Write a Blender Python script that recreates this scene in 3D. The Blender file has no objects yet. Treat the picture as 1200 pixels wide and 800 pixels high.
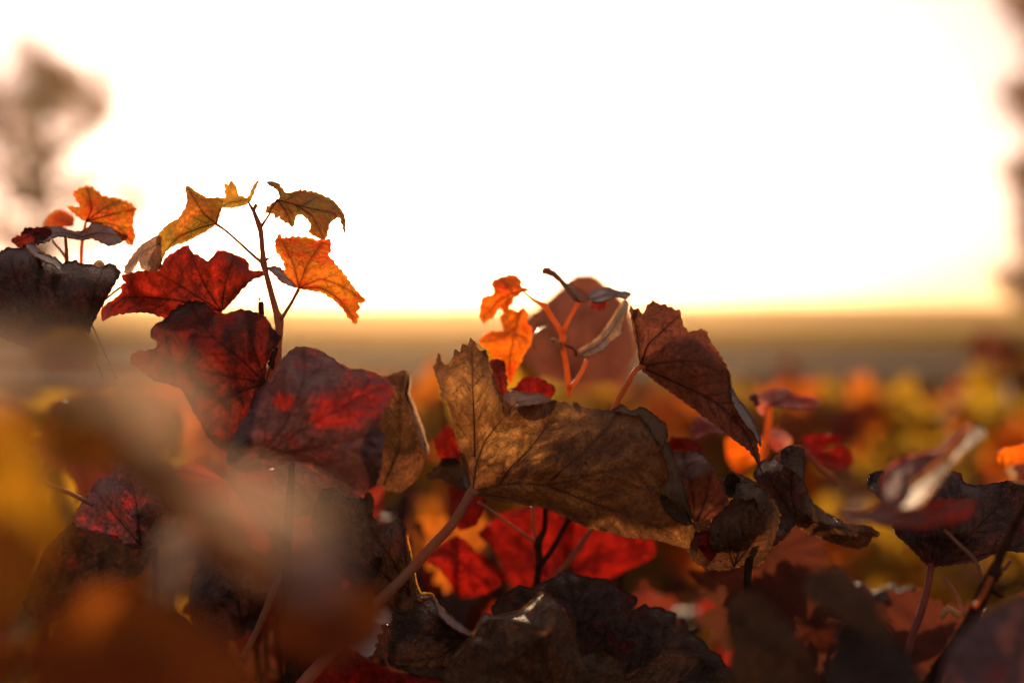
import bpy, math, random
import numpy as np
from mathutils import Vector, Matrix, noise, geometry
R = math.radians
random.seed(7)
SC = bpy.context.scene
COL = SC.collection
# ------------------------------------------------------------------ camera
CAM_H = 1.25
K = 0.0006            # metres per photograph pixel at one metre
HORIZON = 365.0
cd = bpy.data.cameras.new('camera')
cam = bpy.data.objects.new('camera', cd); COL.objects.link(cam)
cam.location = (0, 0, CAM_H); cam.rotation_euler = (R(90), 0, 0)
cd.lens = 50; cd.sensor_width = 36; cd.sensor_fit = 'HORIZONTAL'
cd.shift_y = -35/1200
cd.clip_start = 0.02; cd.clip_end = 6000
cd.dof.use_dof = True; cd.dof.focus_distance = 0.70; cd.dof.aperture_fstop = 50/16.5
SC.camera = cam
# ------------------------------------------------------------------ sky, sun, exposure
SUN_EL, SUN_AZ = 6.0, -3.6      # degrees above the horizon, degrees right of the view axis
w = bpy.data.worlds.new('World'); SC.world = w; w.use_nodes = True
nt = w.node_tree; nt.nodes.clear()
sky = nt.nodes.new('ShaderNodeTexSky'); sky.sky_type = 'NISHITA'; sky.sun_disc = False
sky.sun_elevation = R(SUN_EL); sky.sun_rotation = R(SUN_AZ)
sky.air_density = 1.0; sky.dust_density = 3.0; sky.ozone_density = 1.0
bg = nt.nodes.new('ShaderNodeBackground'); bg.inputs[1].default_value = 0.051
wo = nt.nodes.new('ShaderNodeOutputWorld')
hs = nt.nodes.new('ShaderNodeHueSaturation'); hs.inputs['Saturation'].default_value = 0.36
nt.links.new(sky.outputs[0], hs.inputs['Color']); tn = nt.nodes.new('ShaderNodeMix'); tn.data_type = 'RGBA'; tn.blend_type = 'MULTIPLY'; tn.inputs[0].default_value = 1.0; tn.inputs[7].default_value = (1.0, 0.80, 0.76, 1)
nt.links.new(hs.outputs[0], tn.inputs[6]); nt.links.new(tn.outputs[2], bg.inputs[0]); nt.links.new(bg.outputs[0], wo.inputs[0])
sl = bpy.data.lights.new('sun', 'SUN'); sl.energy = 2.5; sl.angle = R(0.6); sl.color = (1.0, 0.68, 0.40)
sun = bpy.data.objects.new('sun', sl); COL.objects.link(sun)
_d = Vector((math.sin(R(SUN_AZ))*math.cos(R(SUN_EL)), math.cos(R(SUN_AZ))*math.cos(R(SUN_EL)), math.sin(R(SUN_EL))))
sun.rotation_euler = _d.to_track_quat('Z', 'Y').to_euler(); sun.location = (-3, 30, 8)
SC.view_settings.view_transform = 'Standard'; SC.view_settings.look = 'None'
SC.view_settings.exposure = 1.3; SC.view_settings.gamma = 1
SC.render.engine = 'CYCLES'
SC.cycles.use_denoising = True
SC.cycles.max_bounces = 8; SC.cycles.transmission_bounces = 4; SC.cycles.diffuse_bounces = 5; SC.cycles.glossy_bounces = 2
SC.cycles.transparent_max_bounces = 4
SC.cycles.caustics_reflective = False; SC.cycles.caustics_refractive = False
SC.cycles.sample_clamp_indirect = 6

# ------------------------------------------------------------------ materials
def leaf_mat(name, a, b, vein, ta, tb, tw, rough=0.55, scale=25.0, pos=0.5, soft=0.12, edge=None, edge_w=0.0, rnd=0.0, bump=0.5, spec=0.4, detail_scale=1.0, spot=0.0, specks=0.8):
    m = bpy.data.materials.new(name); m.use_nodes = True
    n = m.node_tree.nodes; l = m.node_tree.links; n.clear()
    def N(t, **k):
        x = n.new(t)
        for kk, v in k.items(): setattr(x, kk, v)
        return x
    tc = N('ShaderNodeTexCoord'); oi = N('ShaderNodeObjectInfo')
    add = N('ShaderNodeVectorMath', operation='ADD'); mulr = N('ShaderNodeVectorMath', operation='SCALE')
    cmb = N('ShaderNodeCombineXYZ')
    for i in range(3): l.new(oi.outputs['Random'], cmb.inputs[i])
    l.new(cmb.outputs[0], mulr.inputs[0]); mulr.inputs['Scale'].default_value = 3.0 if rnd else 0.0
    l.new(tc.outputs['Object'], add.inputs[0]); l.new(mulr.outputs[0], add.inputs[1])
    vec = add.outputs[0]
    def noise_(s, det, r=0.6):
        x = N('ShaderNodeTexNoise'); x.inputs['Scale'].default_value = s; x.inputs['Detail'].default_value = det; x.inputs['Roughness'].default_value = r
        l.new(vec, x.inputs['Vector']); return x.outputs['Fac']
    def maprange(v, a0, a1, b0=0.0, b1=1.0):
        x = N('ShaderNodeMapRange', interpolation_type='SMOOTHSTEP'); l.new(v, x.inputs[0])
        for i, q in enumerate((a0, a1, b0, b1)): x.inputs[i+1].default_value = q
        return x.outputs[0]
    def math_(op, u, v):
        x = N('ShaderNodeMath', operation=op)
        for i, q in enumerate((u, v)):
            if isinstance(q, (int, float)): x.inputs[i].default_value = q
            else: l.new(q, x.inputs[i])
        return x.outputs[0]
    def mix(f, u, v, mode='MIX'):
        x = N('ShaderNodeMix', data_type='RGBA', blend_type=mode)
        for s, q in ((x.inputs[0], f), (x.inputs[6], u), (x.inputs[7], v)):
            if isinstance(q, (int, float)): s.default_value = q
            elif isinstance(q, tuple): s.default_value = (*q, 1)
            else: l.new(q, s)
        return x.outputs[2]
    big = noise_(scale, 5)
    if spot:
        sa = N('ShaderNodeAttribute', attribute_name='spot'); big = math_('ADD', big, math_('MULTIPLY', math_('SUBTRACT', sa.outputs['Fac'], 0.35), spot))
    fine = noise_(420*detail_scale, 4, 0.7); mid = noise_(110*detail_scale, 5, 0.65)
    # fine = noise_(420*detail_scale, 4, 0.7); mid = noise_(110*detail_scale, 5, 0.65)
    patch = maprange(math_('ADD', big, math_('MULTIPLY', math_('SUBTRACT', mid, 0.5), 0.5)), pos-soft, pos+soft)
    if rnd:
        patch = math_('ADD', math_('MULTIPLY', patch, 1-rnd), math_('MULTIPLY', oi.outputs['Random'], rnd))
    vo = N('ShaderNodeTexVoronoi', feature='DISTANCE_TO_EDGE'); vo.inputs['Scale'].default_value = 330*detail_scale
    wob = N('ShaderNodeVectorMath', operation='MULTIPLY_ADD'); nz = N('ShaderNodeTexNoise'); nz.inputs['Scale'].default_value = 160*detail_scale
    l.new(vec, nz.inputs['Vector']); l.new(nz.outputs['Color'], wob.inputs[0]); wob.inputs[1].default_value = (0.004,)*3; l.new(vec, wob.inputs[2])
    l.new(wob.outputs[0], vo.inputs['Vector'])
    net = maprange(vo.outputs['Distance'], 0.02, 0.16)          # 0 on the fine veinlets
    va = N('ShaderNodeAttribute', attribute_name='vein'); ea = N('ShaderNodeAttribute', attribute_name='rim')
    vn = va.outputs['Fac']
    var = maprange(fine, 0.25, 0.75, 0.72, 1.25); varm = maprange(mid, 0.3, 0.7, 0.72, 1.22)
    vv = math_('MULTIPLY', math_('MULTIPLY', var, varm), maprange(net, 0, 1, 0.84, 1.0))
    grey = N('ShaderNodeCombineColor'); [l.new(vv, grey.inputs[i]) for i in range(3)]
    base = mix(1.0, mix(patch, a, b), grey.outputs[0], 'MULTIPLY')
    tr = mix(1.0, mix(patch, ta, tb), grey.outputs[0], 'MULTIPLY')
    base = mix(math_('MULTIPLY', vn, 0.35), base, vein)
    tr = mix(math_('MULTIPLY', vn, 0.3), tr, tuple(0.6*c for c in vein))
    if specks:
        sk = math_('MULTIPLY', maprange(noise_(300*detail_scale, 2, 0.5), 0.66, 0.72), maprange(noise_(45, 3), 0.45, 0.6, 0.0, specks))
        base = mix(sk, base, (0.035, 0.018, 0.012)); tr = mix(sk, tr, (0.03, 0.012, 0.008))
    if edge_w:
        ef = math_('MULTIPLY', ea.outputs['Fac'], edge_w)
        base = mix(ef, base, edge); tr = mix(ef, tr, edge)
    h = math_('ADD', math_('MULTIPLY', net, 0.35), math_('ADD', math_('MULTIPLY', mid, 1.3), math_('MULTIPLY', fine, 0.35)))
    h = math_('SUBTRACT', h, math_('MULTIPLY', vn, 0.8))
    bu = N('ShaderNodeBump'); bu.inputs['Strength'].default_value = bump; bu.inputs['Distance'].default_value = 0.0018; l.new(h, bu.inputs['Height'])
    p = N('ShaderNodeBsdfPrincipled'); l.new(base, p.inputs['Base Color']); l.new(bu.outputs[0], p.inputs['Normal'])
    l.new(maprange(mid, 0.3, 0.7, rough-0.08, rough+0.12), p.inputs['Roughness']); p.inputs['Specular IOR Level'].default_value = spec
    t = N('ShaderNodeBsdfTranslucent'); l.new(tr, t.inputs['Color']); l.new(bu.outputs[0], t.inputs['Normal'])
    ms = N('ShaderNodeMixShader'); l.new(math_('MULTIPLY', maprange(vn, 0, 1, 1, 0.75), tw), ms.inputs[0]); l.new(p.outputs[0], ms.inputs[1]); l.new(t.outputs[0], ms.inputs[2])
    o = N('ShaderNodeOutputMaterial'); l.new(ms.outputs[0], o.inputs['Surface'])
    return m

def bark_mat(name, a, b, rough=0.7, scale=60, bump=0.6, spec=0.3, trans=0.0, dist=0.001):
    m = bpy.data.materials.new(name); m.use_nodes = True
    n = m.node_tree.nodes; l = m.node_tree.links
    p = n['Principled BSDF']; p.inputs['Roughness'].default_value = rough; p.inputs['Specular IOR Level'].default_value = spec
    tc = n.new('ShaderNodeTexCoord'); nz = n.new('ShaderNodeTexNoise'); nz.inputs['Scale'].default_value = scale; nz.inputs['Detail'].default_value = 6
    l.new(tc.outputs['Object'], nz.inputs['Vector'])
    r = n.new('ShaderNodeValToRGB'); r.color_ramp.elements[0].position = 0.35; r.color_ramp.elements[1].position = 0.68
    r.color_ramp.elements[0].color = (*a, 1); r.color_ramp.elements[1].color = (*b, 1)
    l.new(nz.outputs['Fac'], r.inputs[0]); l.new(r.outputs[0], p.inputs['Base Color'])
    bu = n.new('ShaderNodeBump'); bu.inputs['Strength'].default_value = bump; bu.inputs['Distance'].default_value = dist
    l.new(nz.outputs['Fac'], bu.inputs['Height']); l.new(bu.outputs[0], p.inputs['Normal'])
    if trans:
        t = n.new('ShaderNodeBsdfTranslucent'); l.new(r.outputs[0], t.inputs['Color'])
        ms = n.new('ShaderNodeMixShader'); ms.inputs[0].default_value = trans
        l.new(p.outputs[0], ms.inputs[1]); l.new(t.outputs[0], ms.inputs[2]); l.new(ms.outputs[0], n['Material Output'].inputs['Surface'])
    return m

M = {}
L = lambda k, *a, **kw: M.__setitem__(k, leaf_mat(k, *a, **kw))
#      name              base a               base b               vein                 trans a              trans b              weight
L('orange_leaf',   (0.42,0.14,0.03), (0.48,0.07,0.02), (0.24,0.06,0.02), (0.95,0.29,0.02), (0.95,0.11,0.015), 0.62, scale=28, rough=0.5)
L('amber_leaf',    (0.22,0.13,0.04), (0.26,0.09,0.03), (0.12,0.05,0.02), (0.85,0.45,0.05), (0.80,0.25,0.03), 0.5, scale=38, rough=0.55)
L('olive_leaf',    (0.18,0.12,0.04), (0.22,0.09,0.03), (0.10,0.05,0.02), (0.55,0.34,0.05), (0.55,0.18,0.03), 0.4, scale=38, rough=0.55)
L('vivid_orange',  (0.50,0.13,0.02), (0.55,0.06,0.01), (0.28,0.05,0.02), (1.0,0.20,0.008), (1.0,0.08,0.006), 0.72, scale=22, rough=0.5)
L('deep_red_leaf', (0.13,0.025,0.02), (0.28,0.02,0.012), (0.06,0.02,0.015), (0.20,0.02,0.01), (0.60,0.03,0.01), 0.42, scale=30, rough=0.5, soft=0.18)
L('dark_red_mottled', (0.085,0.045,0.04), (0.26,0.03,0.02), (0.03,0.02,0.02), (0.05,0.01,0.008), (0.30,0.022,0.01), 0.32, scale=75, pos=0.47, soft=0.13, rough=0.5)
L('mauve_leaf',    (0.36,0.23,0.235), (0.42,0.06,0.045), (0.12,0.05,0.05), (0.14,0.04,0.03), (0.6,0.03,0.02), 0.3, scale=30, pos=0.52, soft=0.14, rough=0.42, spec=0.6, spot=0.4)
L('brown_dry_leaf',(0.30,0.17,0.085), (0.36,0.21,0.11), (0.20,0.075,0.04), (0.30,0.11,0.028), (0.66,0.30,0.075), 0.38, scale=30, rough=0.6, soft=0.2, spot=0.5, edge=(0.10,0.05,0.03), edge_w=0.4)
L('red_brown_leaf',(0.20,0.085,0.055), (0.14,0.065,0.045), (0.06,0.022,0.018), (0.45,0.12,0.05), (0.32,0.08,0.04), 0.36, scale=30, rough=0.55, soft=0.2)
L('dark_brown_leaf',(0.26,0.165,0.10), (0.22,0.12,0.065), (0.10,0.05,0.03), (0.20,0.09,0.035), (0.34,0.12,0.04), 0.27, scale=34, spec=0.15, rough=0.62, soft=0.2, bump=0.9)
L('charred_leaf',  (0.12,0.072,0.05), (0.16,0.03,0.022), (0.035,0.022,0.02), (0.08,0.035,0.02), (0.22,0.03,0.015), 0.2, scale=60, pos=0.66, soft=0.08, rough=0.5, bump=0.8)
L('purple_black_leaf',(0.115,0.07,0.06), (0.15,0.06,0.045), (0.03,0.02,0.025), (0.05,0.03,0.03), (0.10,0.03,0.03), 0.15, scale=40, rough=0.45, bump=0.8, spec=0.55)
L('red_leaf',      (0.36,0.025,0.02), (0.50,0.02,0.012), (0.22,0.02,0.015), (0.26,0.010,0.006), (0.55,0.016,0.008), 0.38, scale=24, rough=0.5)
L('grey_mauve_leaf',(0.30,0.22,0.22), (0.24,0.17,0.18), (0.18,0.09,0.08), (0.3,0.15,0.12), (0.35,0.14,0.10), 0.25, scale=30, rough=0.35, spec=0.8)
L('pale_dry_leaf', (0.72,0.50,0.35), (0.62,0.41,0.27), (0.4,0.22,0.14), (0.8,0.5,0.28), (0.8,0.42,0.2), 0.42, scale=30, rough=0.5)
L('pink_leaf',     (0.50,0.17,0.15), (0.62,0.38,0.34), (0.3,0.1,0.1), (0.8,0.12,0.08), (0.75,0.28,0.2), 0.45, scale=60, rough=0.7, spec=0.1)
L('mustard_leaf',  (0.34,0.20,0.03), (0.30,0.12,0.025), (0.2,0.1,0.03), (0.9,0.5,0.04), (0.8,0.25,0.03), 0.5, scale=25, rough=0.5)
# families for the many leaves of the rows behind: hue drifts from leaf to leaf
L('row_yellow', (0.36,0.21,0.03), (0.16,0.13,0.03), (0.2,0.1,0.03), (0.96,0.50,0.02), (0.50,0.32,0.025), 0.64, scale=20, rnd=0.85, rough=0.5)
L('row_orange', (0.40,0.14,0.025), (0.22,0.06,0.03), (0.2,0.06,0.03), (1.0,0.30,0.015), (0.7,0.12,0.02), 0.65, scale=20, rnd=0.85, rough=0.5)
L('row_red',    (0.30,0.03,0.02), (0.13,0.05,0.04), (0.1,0.02,0.02), (0.75,0.04,0.015), (0.28,0.06,0.03), 0.5, scale=20, rnd=0.8, rough=0.5)
L('row_brown',  (0.12,0.07,0.05), (0.16,0.05,0.035), (0.06,0.03,0.02), (0.2,0.08,0.04), (0.35,0.07,0.03), 0.3, scale=30, rnd=0.8, rough=0.5)
L('mauve_brown', (0.24,0.11,0.09), (0.20,0.09,0.075), (0.12,0.05,0.05), (0.32,0.10,0.06), (0.28,0.08,0.05), 0.42, scale=20)
L('rust_leaf', (0.22,0.08,0.02), (0.16,0.04,0.015), (0.08,0.03,0.015), (0.65,0.17,0.015), (0.40,0.07,0.01), 0.5, scale=22)
L('ochre_leaf', (0.26,0.15,0.03), (0.28,0.11,0.02), (0.12,0.06,0.02), (0.70,0.33,0.012), (0.78,0.22,0.012), 0.5, scale=20)
L('peach_leaf', (0.80,0.60,0.47), (0.72,0.52,0.40), (0.5,0.3,0.2), (0.98,0.76,0.58), (0.95,0.66,0.46), 0.66, scale=22, rough=0.7, spec=0.1)
M['stalk_red'] = bark_mat('stalk_red', (0.55,0.22,0.12), (0.66,0.32,0.18), 0.45, 90, 0.3, 0.5, 0.3)
M['stalk_pink'] = bark_mat('stalk_pink', (0.36,0.07,0.06), (0.48,0.14,0.10), 0.45, 90, 0.3, 0.5, 0.15)
M['stalk_orange'] = bark_mat('stalk_orange', (0.85,0.32,0.10), (0.92,0.42,0.15), 0.45, 90, 0.3, 0.5, 0.65)
M['stalk_dark'] = bark_mat('stalk_dark', (0.05,0.027,0.02), (0.12,0.06,0.04), 0.9, 120, 0.6, 0.0)
M['old_wood'] = bark_mat('old_wood', (0.05,0.035,0.028), (0.13,0.09,0.07), 0.85, 30, 0.8, 0.2, dist=0.004)
M['straw'] = bark_mat('straw', (0.65,0.42,0.18), (0.75,0.5,0.25), 0.3, 90, 0.2, 0.8, 0.3)
M['vein_brown'] = bark_mat('vein_brown', (0.34,0.15,0.08), (0.42,0.19,0.10), 0.5, 90, 0.3, 0.5, 0.6)
M['vein_dark'] = bark_mat('vein_dark', (0.14,0.055,0.04), (0.20,0.08,0.05), 0.5, 90, 0.3, 0.5, 0.6)
M['vein_red'] = bark_mat('vein_red', (0.36,0.05,0.03), (0.46,0.08,0.04), 0.5, 90, 0.3, 0.5, 0.65)
M['vein_orange'] = bark_mat('vein_orange', (0.65,0.20,0.03), (0.75,0.26,0.04), 0.5, 90, 0.3, 0.5, 0.75)

# ------------------------------------------------------------------ scene helpers
def link(name, me, parent=None, loc=None):
    o = bpy.data.objects.new(name, me); COL.objects.link(o)
    if parent is not None: o.parent = parent
    if loc is not None: o.location = loc
    return o
def thing(name, label, cat, loc=(0,0,0), group=None):
    o = bpy.data.objects.new(name, None); COL.objects.link(o); o.empty_display_size = 0.02
    o.location = loc; o['label'] = label; o['category'] = cat
    if group: o['group'] = group
    return o
def P(x, y, D):
    return np.array(((x-600)*K*D, D, CAM_H + (HORIZON-y)*K*D))
def crop(ox, oy, s, pts):
    return [(ox + p[0]/s, oy + p[1]/s) + tuple(p[2:]) for p in pts]
C1 = lambda *p: crop(0,180,3.077,p)
C2 = lambda *p: crop(100,180,2.858,p)
C3 = lambda *p: crop(160,340,2.858,p)
C4 = lambda *p: crop(480,300,3.637,p)
C5 = lambda *p: crop(490,380,2.858,p)
C6 = lambda *p: crop(720,320,2.221,p)
C7 = lambda *p: crop(400,560,2.5,p)
C8 = lambda *p: crop(840,450,2.286,p)
C9 = lambda *p: crop(740,440,3.333,p)
CA = lambda *p: crop(560,290,5.0,p)
CB = lambda *p: crop(840,640,3.333,p)

def catmull(pts, step, closed):
    pts = [np.array(p, float) for p in pts]; n = len(pts); out = []
    rng = range(n) if closed else range(n-1)
    for i in rng:
        if closed: p0, p1, p2, p3 = pts[i-1], pts[i], pts[(i+1) % n], pts[(i+2) % n]
        else:
            p1, p2 = pts[i], pts[i+1]; p0 = pts[i-1] if i else 2*p1-p2; p3 = pts[i+2] if i+2 < n else 2*p2-p1
        k = max(1, int(np.linalg.norm((p2-p1)[:2])/step)); T = 0.32
        m1, m2 = T*(p2-p0), T*(p3-p1)
        for j in range(k):
            t = j/k
            out.append((2*t**3-3*t*t+1)*p1 + (t**3-2*t*t+t)*m1 + (-2*t**3+3*t*t)*p2 + (t**3-t*t)*m2)
    if not closed: out.append(pts[-1])
    return out

class Surf:
    """depth (m along the view axis) of a bent leaf, through the given (x, y, mm) points, plus wrinkles of its own"""
    def __init__(s, D0, ctrl, wrinkle=1.0, seed=0):
        s.D0 = D0; s.c = np.array(ctrl, float).reshape(-1, 3); s.c[:, 2] *= 1.55; s.w = wrinkle*1.45; s.seed = seed
        q = s.c[:, :2]/100; n = len(q)
        d = np.linalg.norm(q[:, None]-q[None], axis=2)
        A = np.zeros((n+3, n+3)); A[:n, :n] = s.phi(d) - 1e-3*np.eye(n)
        A[:n, n] = A[n, :n] = 1; A[:n, n+1:] = q; A[n+1:, :n] = q.T
        b = np.zeros(n+3); b[:n] = s.c[:, 2]
        s.sol = np.linalg.lstsq(A, b, rcond=1e-9)[0]
    @staticmethod
    def phi(d): return np.where(d > 0, d*d*np.log(d+1e-12), 0)
    def raw(s, X):
        X = np.asarray(X, float).reshape(-1, 2)/100
        d = np.linalg.norm(X[:, None]-s.c[None, :, :2]/100, axis=2)
        return s.phi(d) @ s.sol[:-3] + s.sol[-3] + X @ s.sol[-2:]
    def depth(s, X, vd=None):
        X = np.asarray(X, float).reshape(-1, 2)
        z = s.raw(X)
        if s.w:
            for i, (x, y) in enumerate(X):
                z[i] += s.w*(3.2*noise.noise((x/42, y/42, s.seed)) + 1.3*noise.noise((x/15, y/15, s.seed+5)) + 0.45*noise.noise((x/6, y/6, s.seed+9)))
        if vd is not None: z += s.w*1.5*np.exp(-vd/6.0)
        return s.D0 + z/1000

def seg_dist(X, segs):
    if not len(segs): return np.full(len(X), 1e3)
    X = np.asarray(X); best = np.full(len(X), 1e3)
    for a, b, wd in segs:
        ab = b-a; t = np.clip(((X-a) @ ab)/max(1e-9, ab @ ab), 0, 1)
        d = np.linalg.norm(X-(a+t[:, None]*ab), axis=1)
        best = np.minimum(best, d/wd)
    return best

def in_poly(p, poly):
    x, y = p; c = False; n = len(poly); j = n-1
    for i in range(n):
        xi, yi = poly[i]; xj, yj = poly[j]
        if (yi > y) != (yj > y) and x < (xj-xi)*(y-yi)/(yj-yi)+xi: c = not c
        j = i
    return c

def tube_mesh(name, pts, radii, mat, sides=8, rough=0.0, seed=0):
    pts = [Vector(p) for p in pts]; n = len(pts); vs = []; fs = []
    up = Vector((0.13, 0.2, 0.97)); prev = None
    for i, p in enumerate(pts):
        t = (pts[min(i+1, n-1)]-pts[max(i-1, 0)]).normalized()
        if prev is None: u = t.cross(up if abs(t.dot(up)) < 0.95 else Vector((1, 0, 0))).normalized()
        else: u = (prev - t*prev.dot(t)).normalized()
        prev = u; v = t.cross(u)
        for k in range(sides):
            a = 2*math.pi*k/sides; r = radii[i]*(1+rough*noise.noise((p.x*900+k*2.1+seed, p.y*300, p.z*900)))
            vs.append(p + u*math.cos(a)*r + v*math.sin(a)*r)
    for i in range(n-1):
        for k in range(sides):
            k2 = (k+1) % sides; fs.append((i*sides+k, i*sides+k2, (i+1)*sides+k2, (i+1)*sides+k))
    fs.append(tuple(range(sides))[::-1]); fs.append(tuple((n-1)*sides+k for k in range(sides)))
    me = bpy.data.meshes.new(name); me.from_pydata([tuple(v) for v in vs], [], fs); me.materials.append(mat)
    me.polygons.foreach_set('use_smooth', [True]*len(me.polygons)); me.update()
    return me

def world_of(parent):
    v = Vector((0, 0, 0))
    while parent is not None: v += Vector(parent.location); parent = parent.parent
    return v

def stalk(parent, pts, mat, name='stalk', D=0.7, step=4, label=None, sides=8, rough=0.12):
    """pts: (x, y, radius in px, depth offset in mm)"""
    q = catmull([(*p, *(0 for _ in range(4-len(p)))) for p in pts], step, False)
    org = world_of(parent)
    W = []; Rr = []
    for x, y, r, dz in q:
        d = D + dz/1000
        W.append(Vector(P(x, y, d)) - org); Rr.append(max(r, 0.3)*K*D)
    o = link(name, tube_mesh(name, W, Rr, M[mat], sides, rough), parent)
    if label: o['label'] = label
    return o

def leaf(parent, outline, D=0.7, ctrl=None, veins=(), mat='brown_dry_leaf', vein_mat='vein_brown', sp=3.0, teeth=1.6, tooth_len=11,
         wrinkle=1.0, name='blade', label=None, lateral=True, vein_r=1.3, seed=None, roll=5.0, spots=()):
    """one leaf blade: outline in photograph pixels, bent through depth control points (x, y, mm)"""
    if seed is None: seed = random.random()*50
    org = world_of(parent)
    pl = catmull([p[:2] for p in outline], max(2.0, sp*0.9), True)
    n = len(pl); out = []; s = 0.0
    cx = np.mean([p for p in pl], axis=0)
    area = sum(pl[i][0]*pl[(i+1) % n][1]-pl[(i+1) % n][0]*pl[i][1] for i in range(n)); sg = 1 if area > 0 else -1
    for i in range(n):
        p = pl[i]; q = pl[(i+1) % n]; pr = pl[i-1]; t = q-pr; t = t/max(1e-6, np.linalg.norm(t)); nn = np.array((t[1], -t[0]))*sg
        s += np.linalg.norm(q-p)
        ph = (s/tooth_len + 0.6*noise.noise((s/40, seed, 0))) % 1.0
        saw = (ph/0.7 if ph < 0.7 else (1-ph)/0.3) - 0.5
        amp = teeth*(0.5+1.0*abs(noise.noise((s/30, seed+3, 1.0)))*2)
        out.append(p + nn*(saw*amp + 0.9*noise.noise((s/9, seed, 4))))
    poly = out
    if ctrl is None:
        xs = [p[0] for p in poly]; ys = [p[1] for p in poly]; rr = random.Random(int(seed*1000))
        ctrl = [(x, y, rr.uniform(-7, 7)) for x in (min(xs), sum(xs)/n, max(xs)) for y in (min(ys), sum(ys)/n, max(ys))]
    S = Surf(D, ctrl, wrinkle, seed)
    # veins and their side veins
    segs = []; vlines = []
    for v in veins:
        line = catmull([p[:2] for p in v], 4, False); kids = []
        Ln = len(line); Lt = sum(np.linalg.norm(line[i+1]-line[i]) for i in range(Ln-1))
        if lateral and Lt > 40:
            nl = max(3, int(Lt/24)); 
            for j in range(nl):
                f = 0.12 + 0.80*(j+0.35*noise.noise((j*7, seed, 3)))/nl; i = min(Ln-2, int(f*Ln)); t = line[i+1]-line[max(i-1, 0)]; t = t/max(1e-6, np.linalg.norm(t))
                for side in (1, -1):
                    a = side*R(46+6*noise.noise((j, side, seed))); dr = np.array((t[0]*math.cos(a)-t[1]*math.sin(a), t[0]*math.sin(a)+t[1]*math.cos(a)))
                    ln = Lt*0.42*(1-0.65*f)*(0.9+0.3*noise.noise((j*3, side, seed+2))); k = []; q = line[i].copy()
                    for st in range(int(ln/4)):
                        k.append(q.copy()); a2 = -side*R(1.6); dr = np.array((dr[0]*math.cos(a2)-dr[1]*math.sin(a2), dr[0]*math.sin(a2)+dr[1]*math.cos(a2)))
                        q = q+dr*4
                        if not in_poly(q, poly): break
                    if len(k) > 2: kids.append(k)
        vlines.append((line, kids))
        for i in range(Ln-1): segs.append((line[i], line[i+1], 1.0))
        for k in kids:
            for i in range(0, len(k)-1): segs.append((k[i], k[i+1], 0.45))
    # mesh: boundary plus a hexagonal grid inside
    xs = np.array([p[0] for p in poly]); ys = np.array([p[1] for p in poly])
    gx0, gx1, gy0, gy1 = xs.min(), xs.max(), ys.min(), ys.max()
    inner = []
    row = 0; y = gy0
    while y < gy1:
        cr = []
        for i in range(n):
            y0, y1 = poly[i][1], poly[(i+1) % n][1]
            if (y0 > y) != (y1 > y): cr.append(poly[i][0] + (y-y0)/(y1-y0)*(poly[(i+1) % n][0]-poly[i][0]))
        cr.sort()
        for a, b in zip(cr[::2], cr[1::2]):
            x = gx0 + (0.5*sp if row % 2 else 0) + math.ceil((a+0.45*sp-gx0)/sp)*sp
            while x < b-0.45*sp: inner.append((x, y)); x += sp
        y += sp*0.866; row += 1
    V = [Vector((float(p[0]), float(p[1]))) for p in poly] + [Vector(p) for p in inner]
    E = [(i, (i+1) % n) for i in range(n)]
    ov, oe, of, *_ = geometry.delaunay_2d_cdt(V, E, [], 1, 0.02)
    X = np.array([(v.x, v.y) for v in ov])
    vd = seg_dist(X, segs)
    dep = S.depth(X, vd)
    pa = np.array(poly); ed = seg_dist(X, [(pa[i], pa[(i+1) % n], 1.0) for i in range(n)])
    rl = np.array([max(0.0, 0.55+0.9*noise.noise((x/34, y/34, seed+20))) for x, y in X])
    dep = dep + roll/1000*rl*np.exp(-ed/4.5)
    W = [tuple(P(x, y, d) - np.array(org)) for (x, y), d in zip(X, dep)]
    me = bpy.data.meshes.new(name); me.from_pydata(W, [], [tuple(f)[::sg] for f in of])
    me.materials.append(M[mat])
    at = me.attributes.new('vein', 'FLOAT', 'POINT'); at.data.foreach_set('value', np.exp(-(vd/2.4)**1.5).astype(np.float32))
    at = me.attributes.new('rim', 'FLOAT', 'POINT'); at.data.foreach_set('value', np.exp(-ed/4.0).astype(np.float32))
    me.polygons.foreach_set('use_smooth', [True]*len(me.polygons)); me.update()
    if spots:
        sv = np.zeros(len(X))
        for sx, sy, sr in spots: sv = np.maximum(sv, np.exp(-((X[:, 0]-sx)**2+((X[:, 1]-sy)*1.5)**2)/sr**2))
        at = me.attributes.new('spot', 'FLOAT', 'POINT'); at.data.foreach_set('value', sv.astype(np.float32))
    o = link(name, me, parent)
    if label: o['label'] = label
    md = o.modifiers.new('rim', 'SOLIDIFY'); md.thickness = 0.0007; md.offset = 0; md.use_rim = True; md.use_rim_only = True
    # vein ribs standing proud of the blade
    for line, kids in vlines:
        allv = []; allf = []
        for ln, r0, r1 in [(line, vein_r*0.75, vein_r*0.2)] + [(k, vein_r*0.2, vein_r*0.06) for k in kids]:
            A = np.array(ln); dd = S.depth(A, np.zeros(len(A)))
            m = len(ln); rr = [(r0+(r1-r0)*i/(m-1))*K*D for i in range(m)]
            pts = [Vector(P(a[0], a[1], d-0.25*q)) - org for a, d, q in zip(A, dd, rr)]
            tm = tube_mesh('t', pts, rr, M[vein_mat], 6)
            b = len(allv); allv += [tuple(v.co) for v in tm.vertices]; allf += [tuple(b+i for i in p.vertices) for p in tm.polygons]
            bpy.data.meshes.remove(tm)
        vm = bpy.data.meshes.new('vein'); vm.from_pydata(allv, [], allf); vm.materials.append(M[vein_mat])
        vm.polygons.foreach_set('use_smooth', [True]*len(vm.polygons))
        link('vein', vm, o)
    return o

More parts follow.
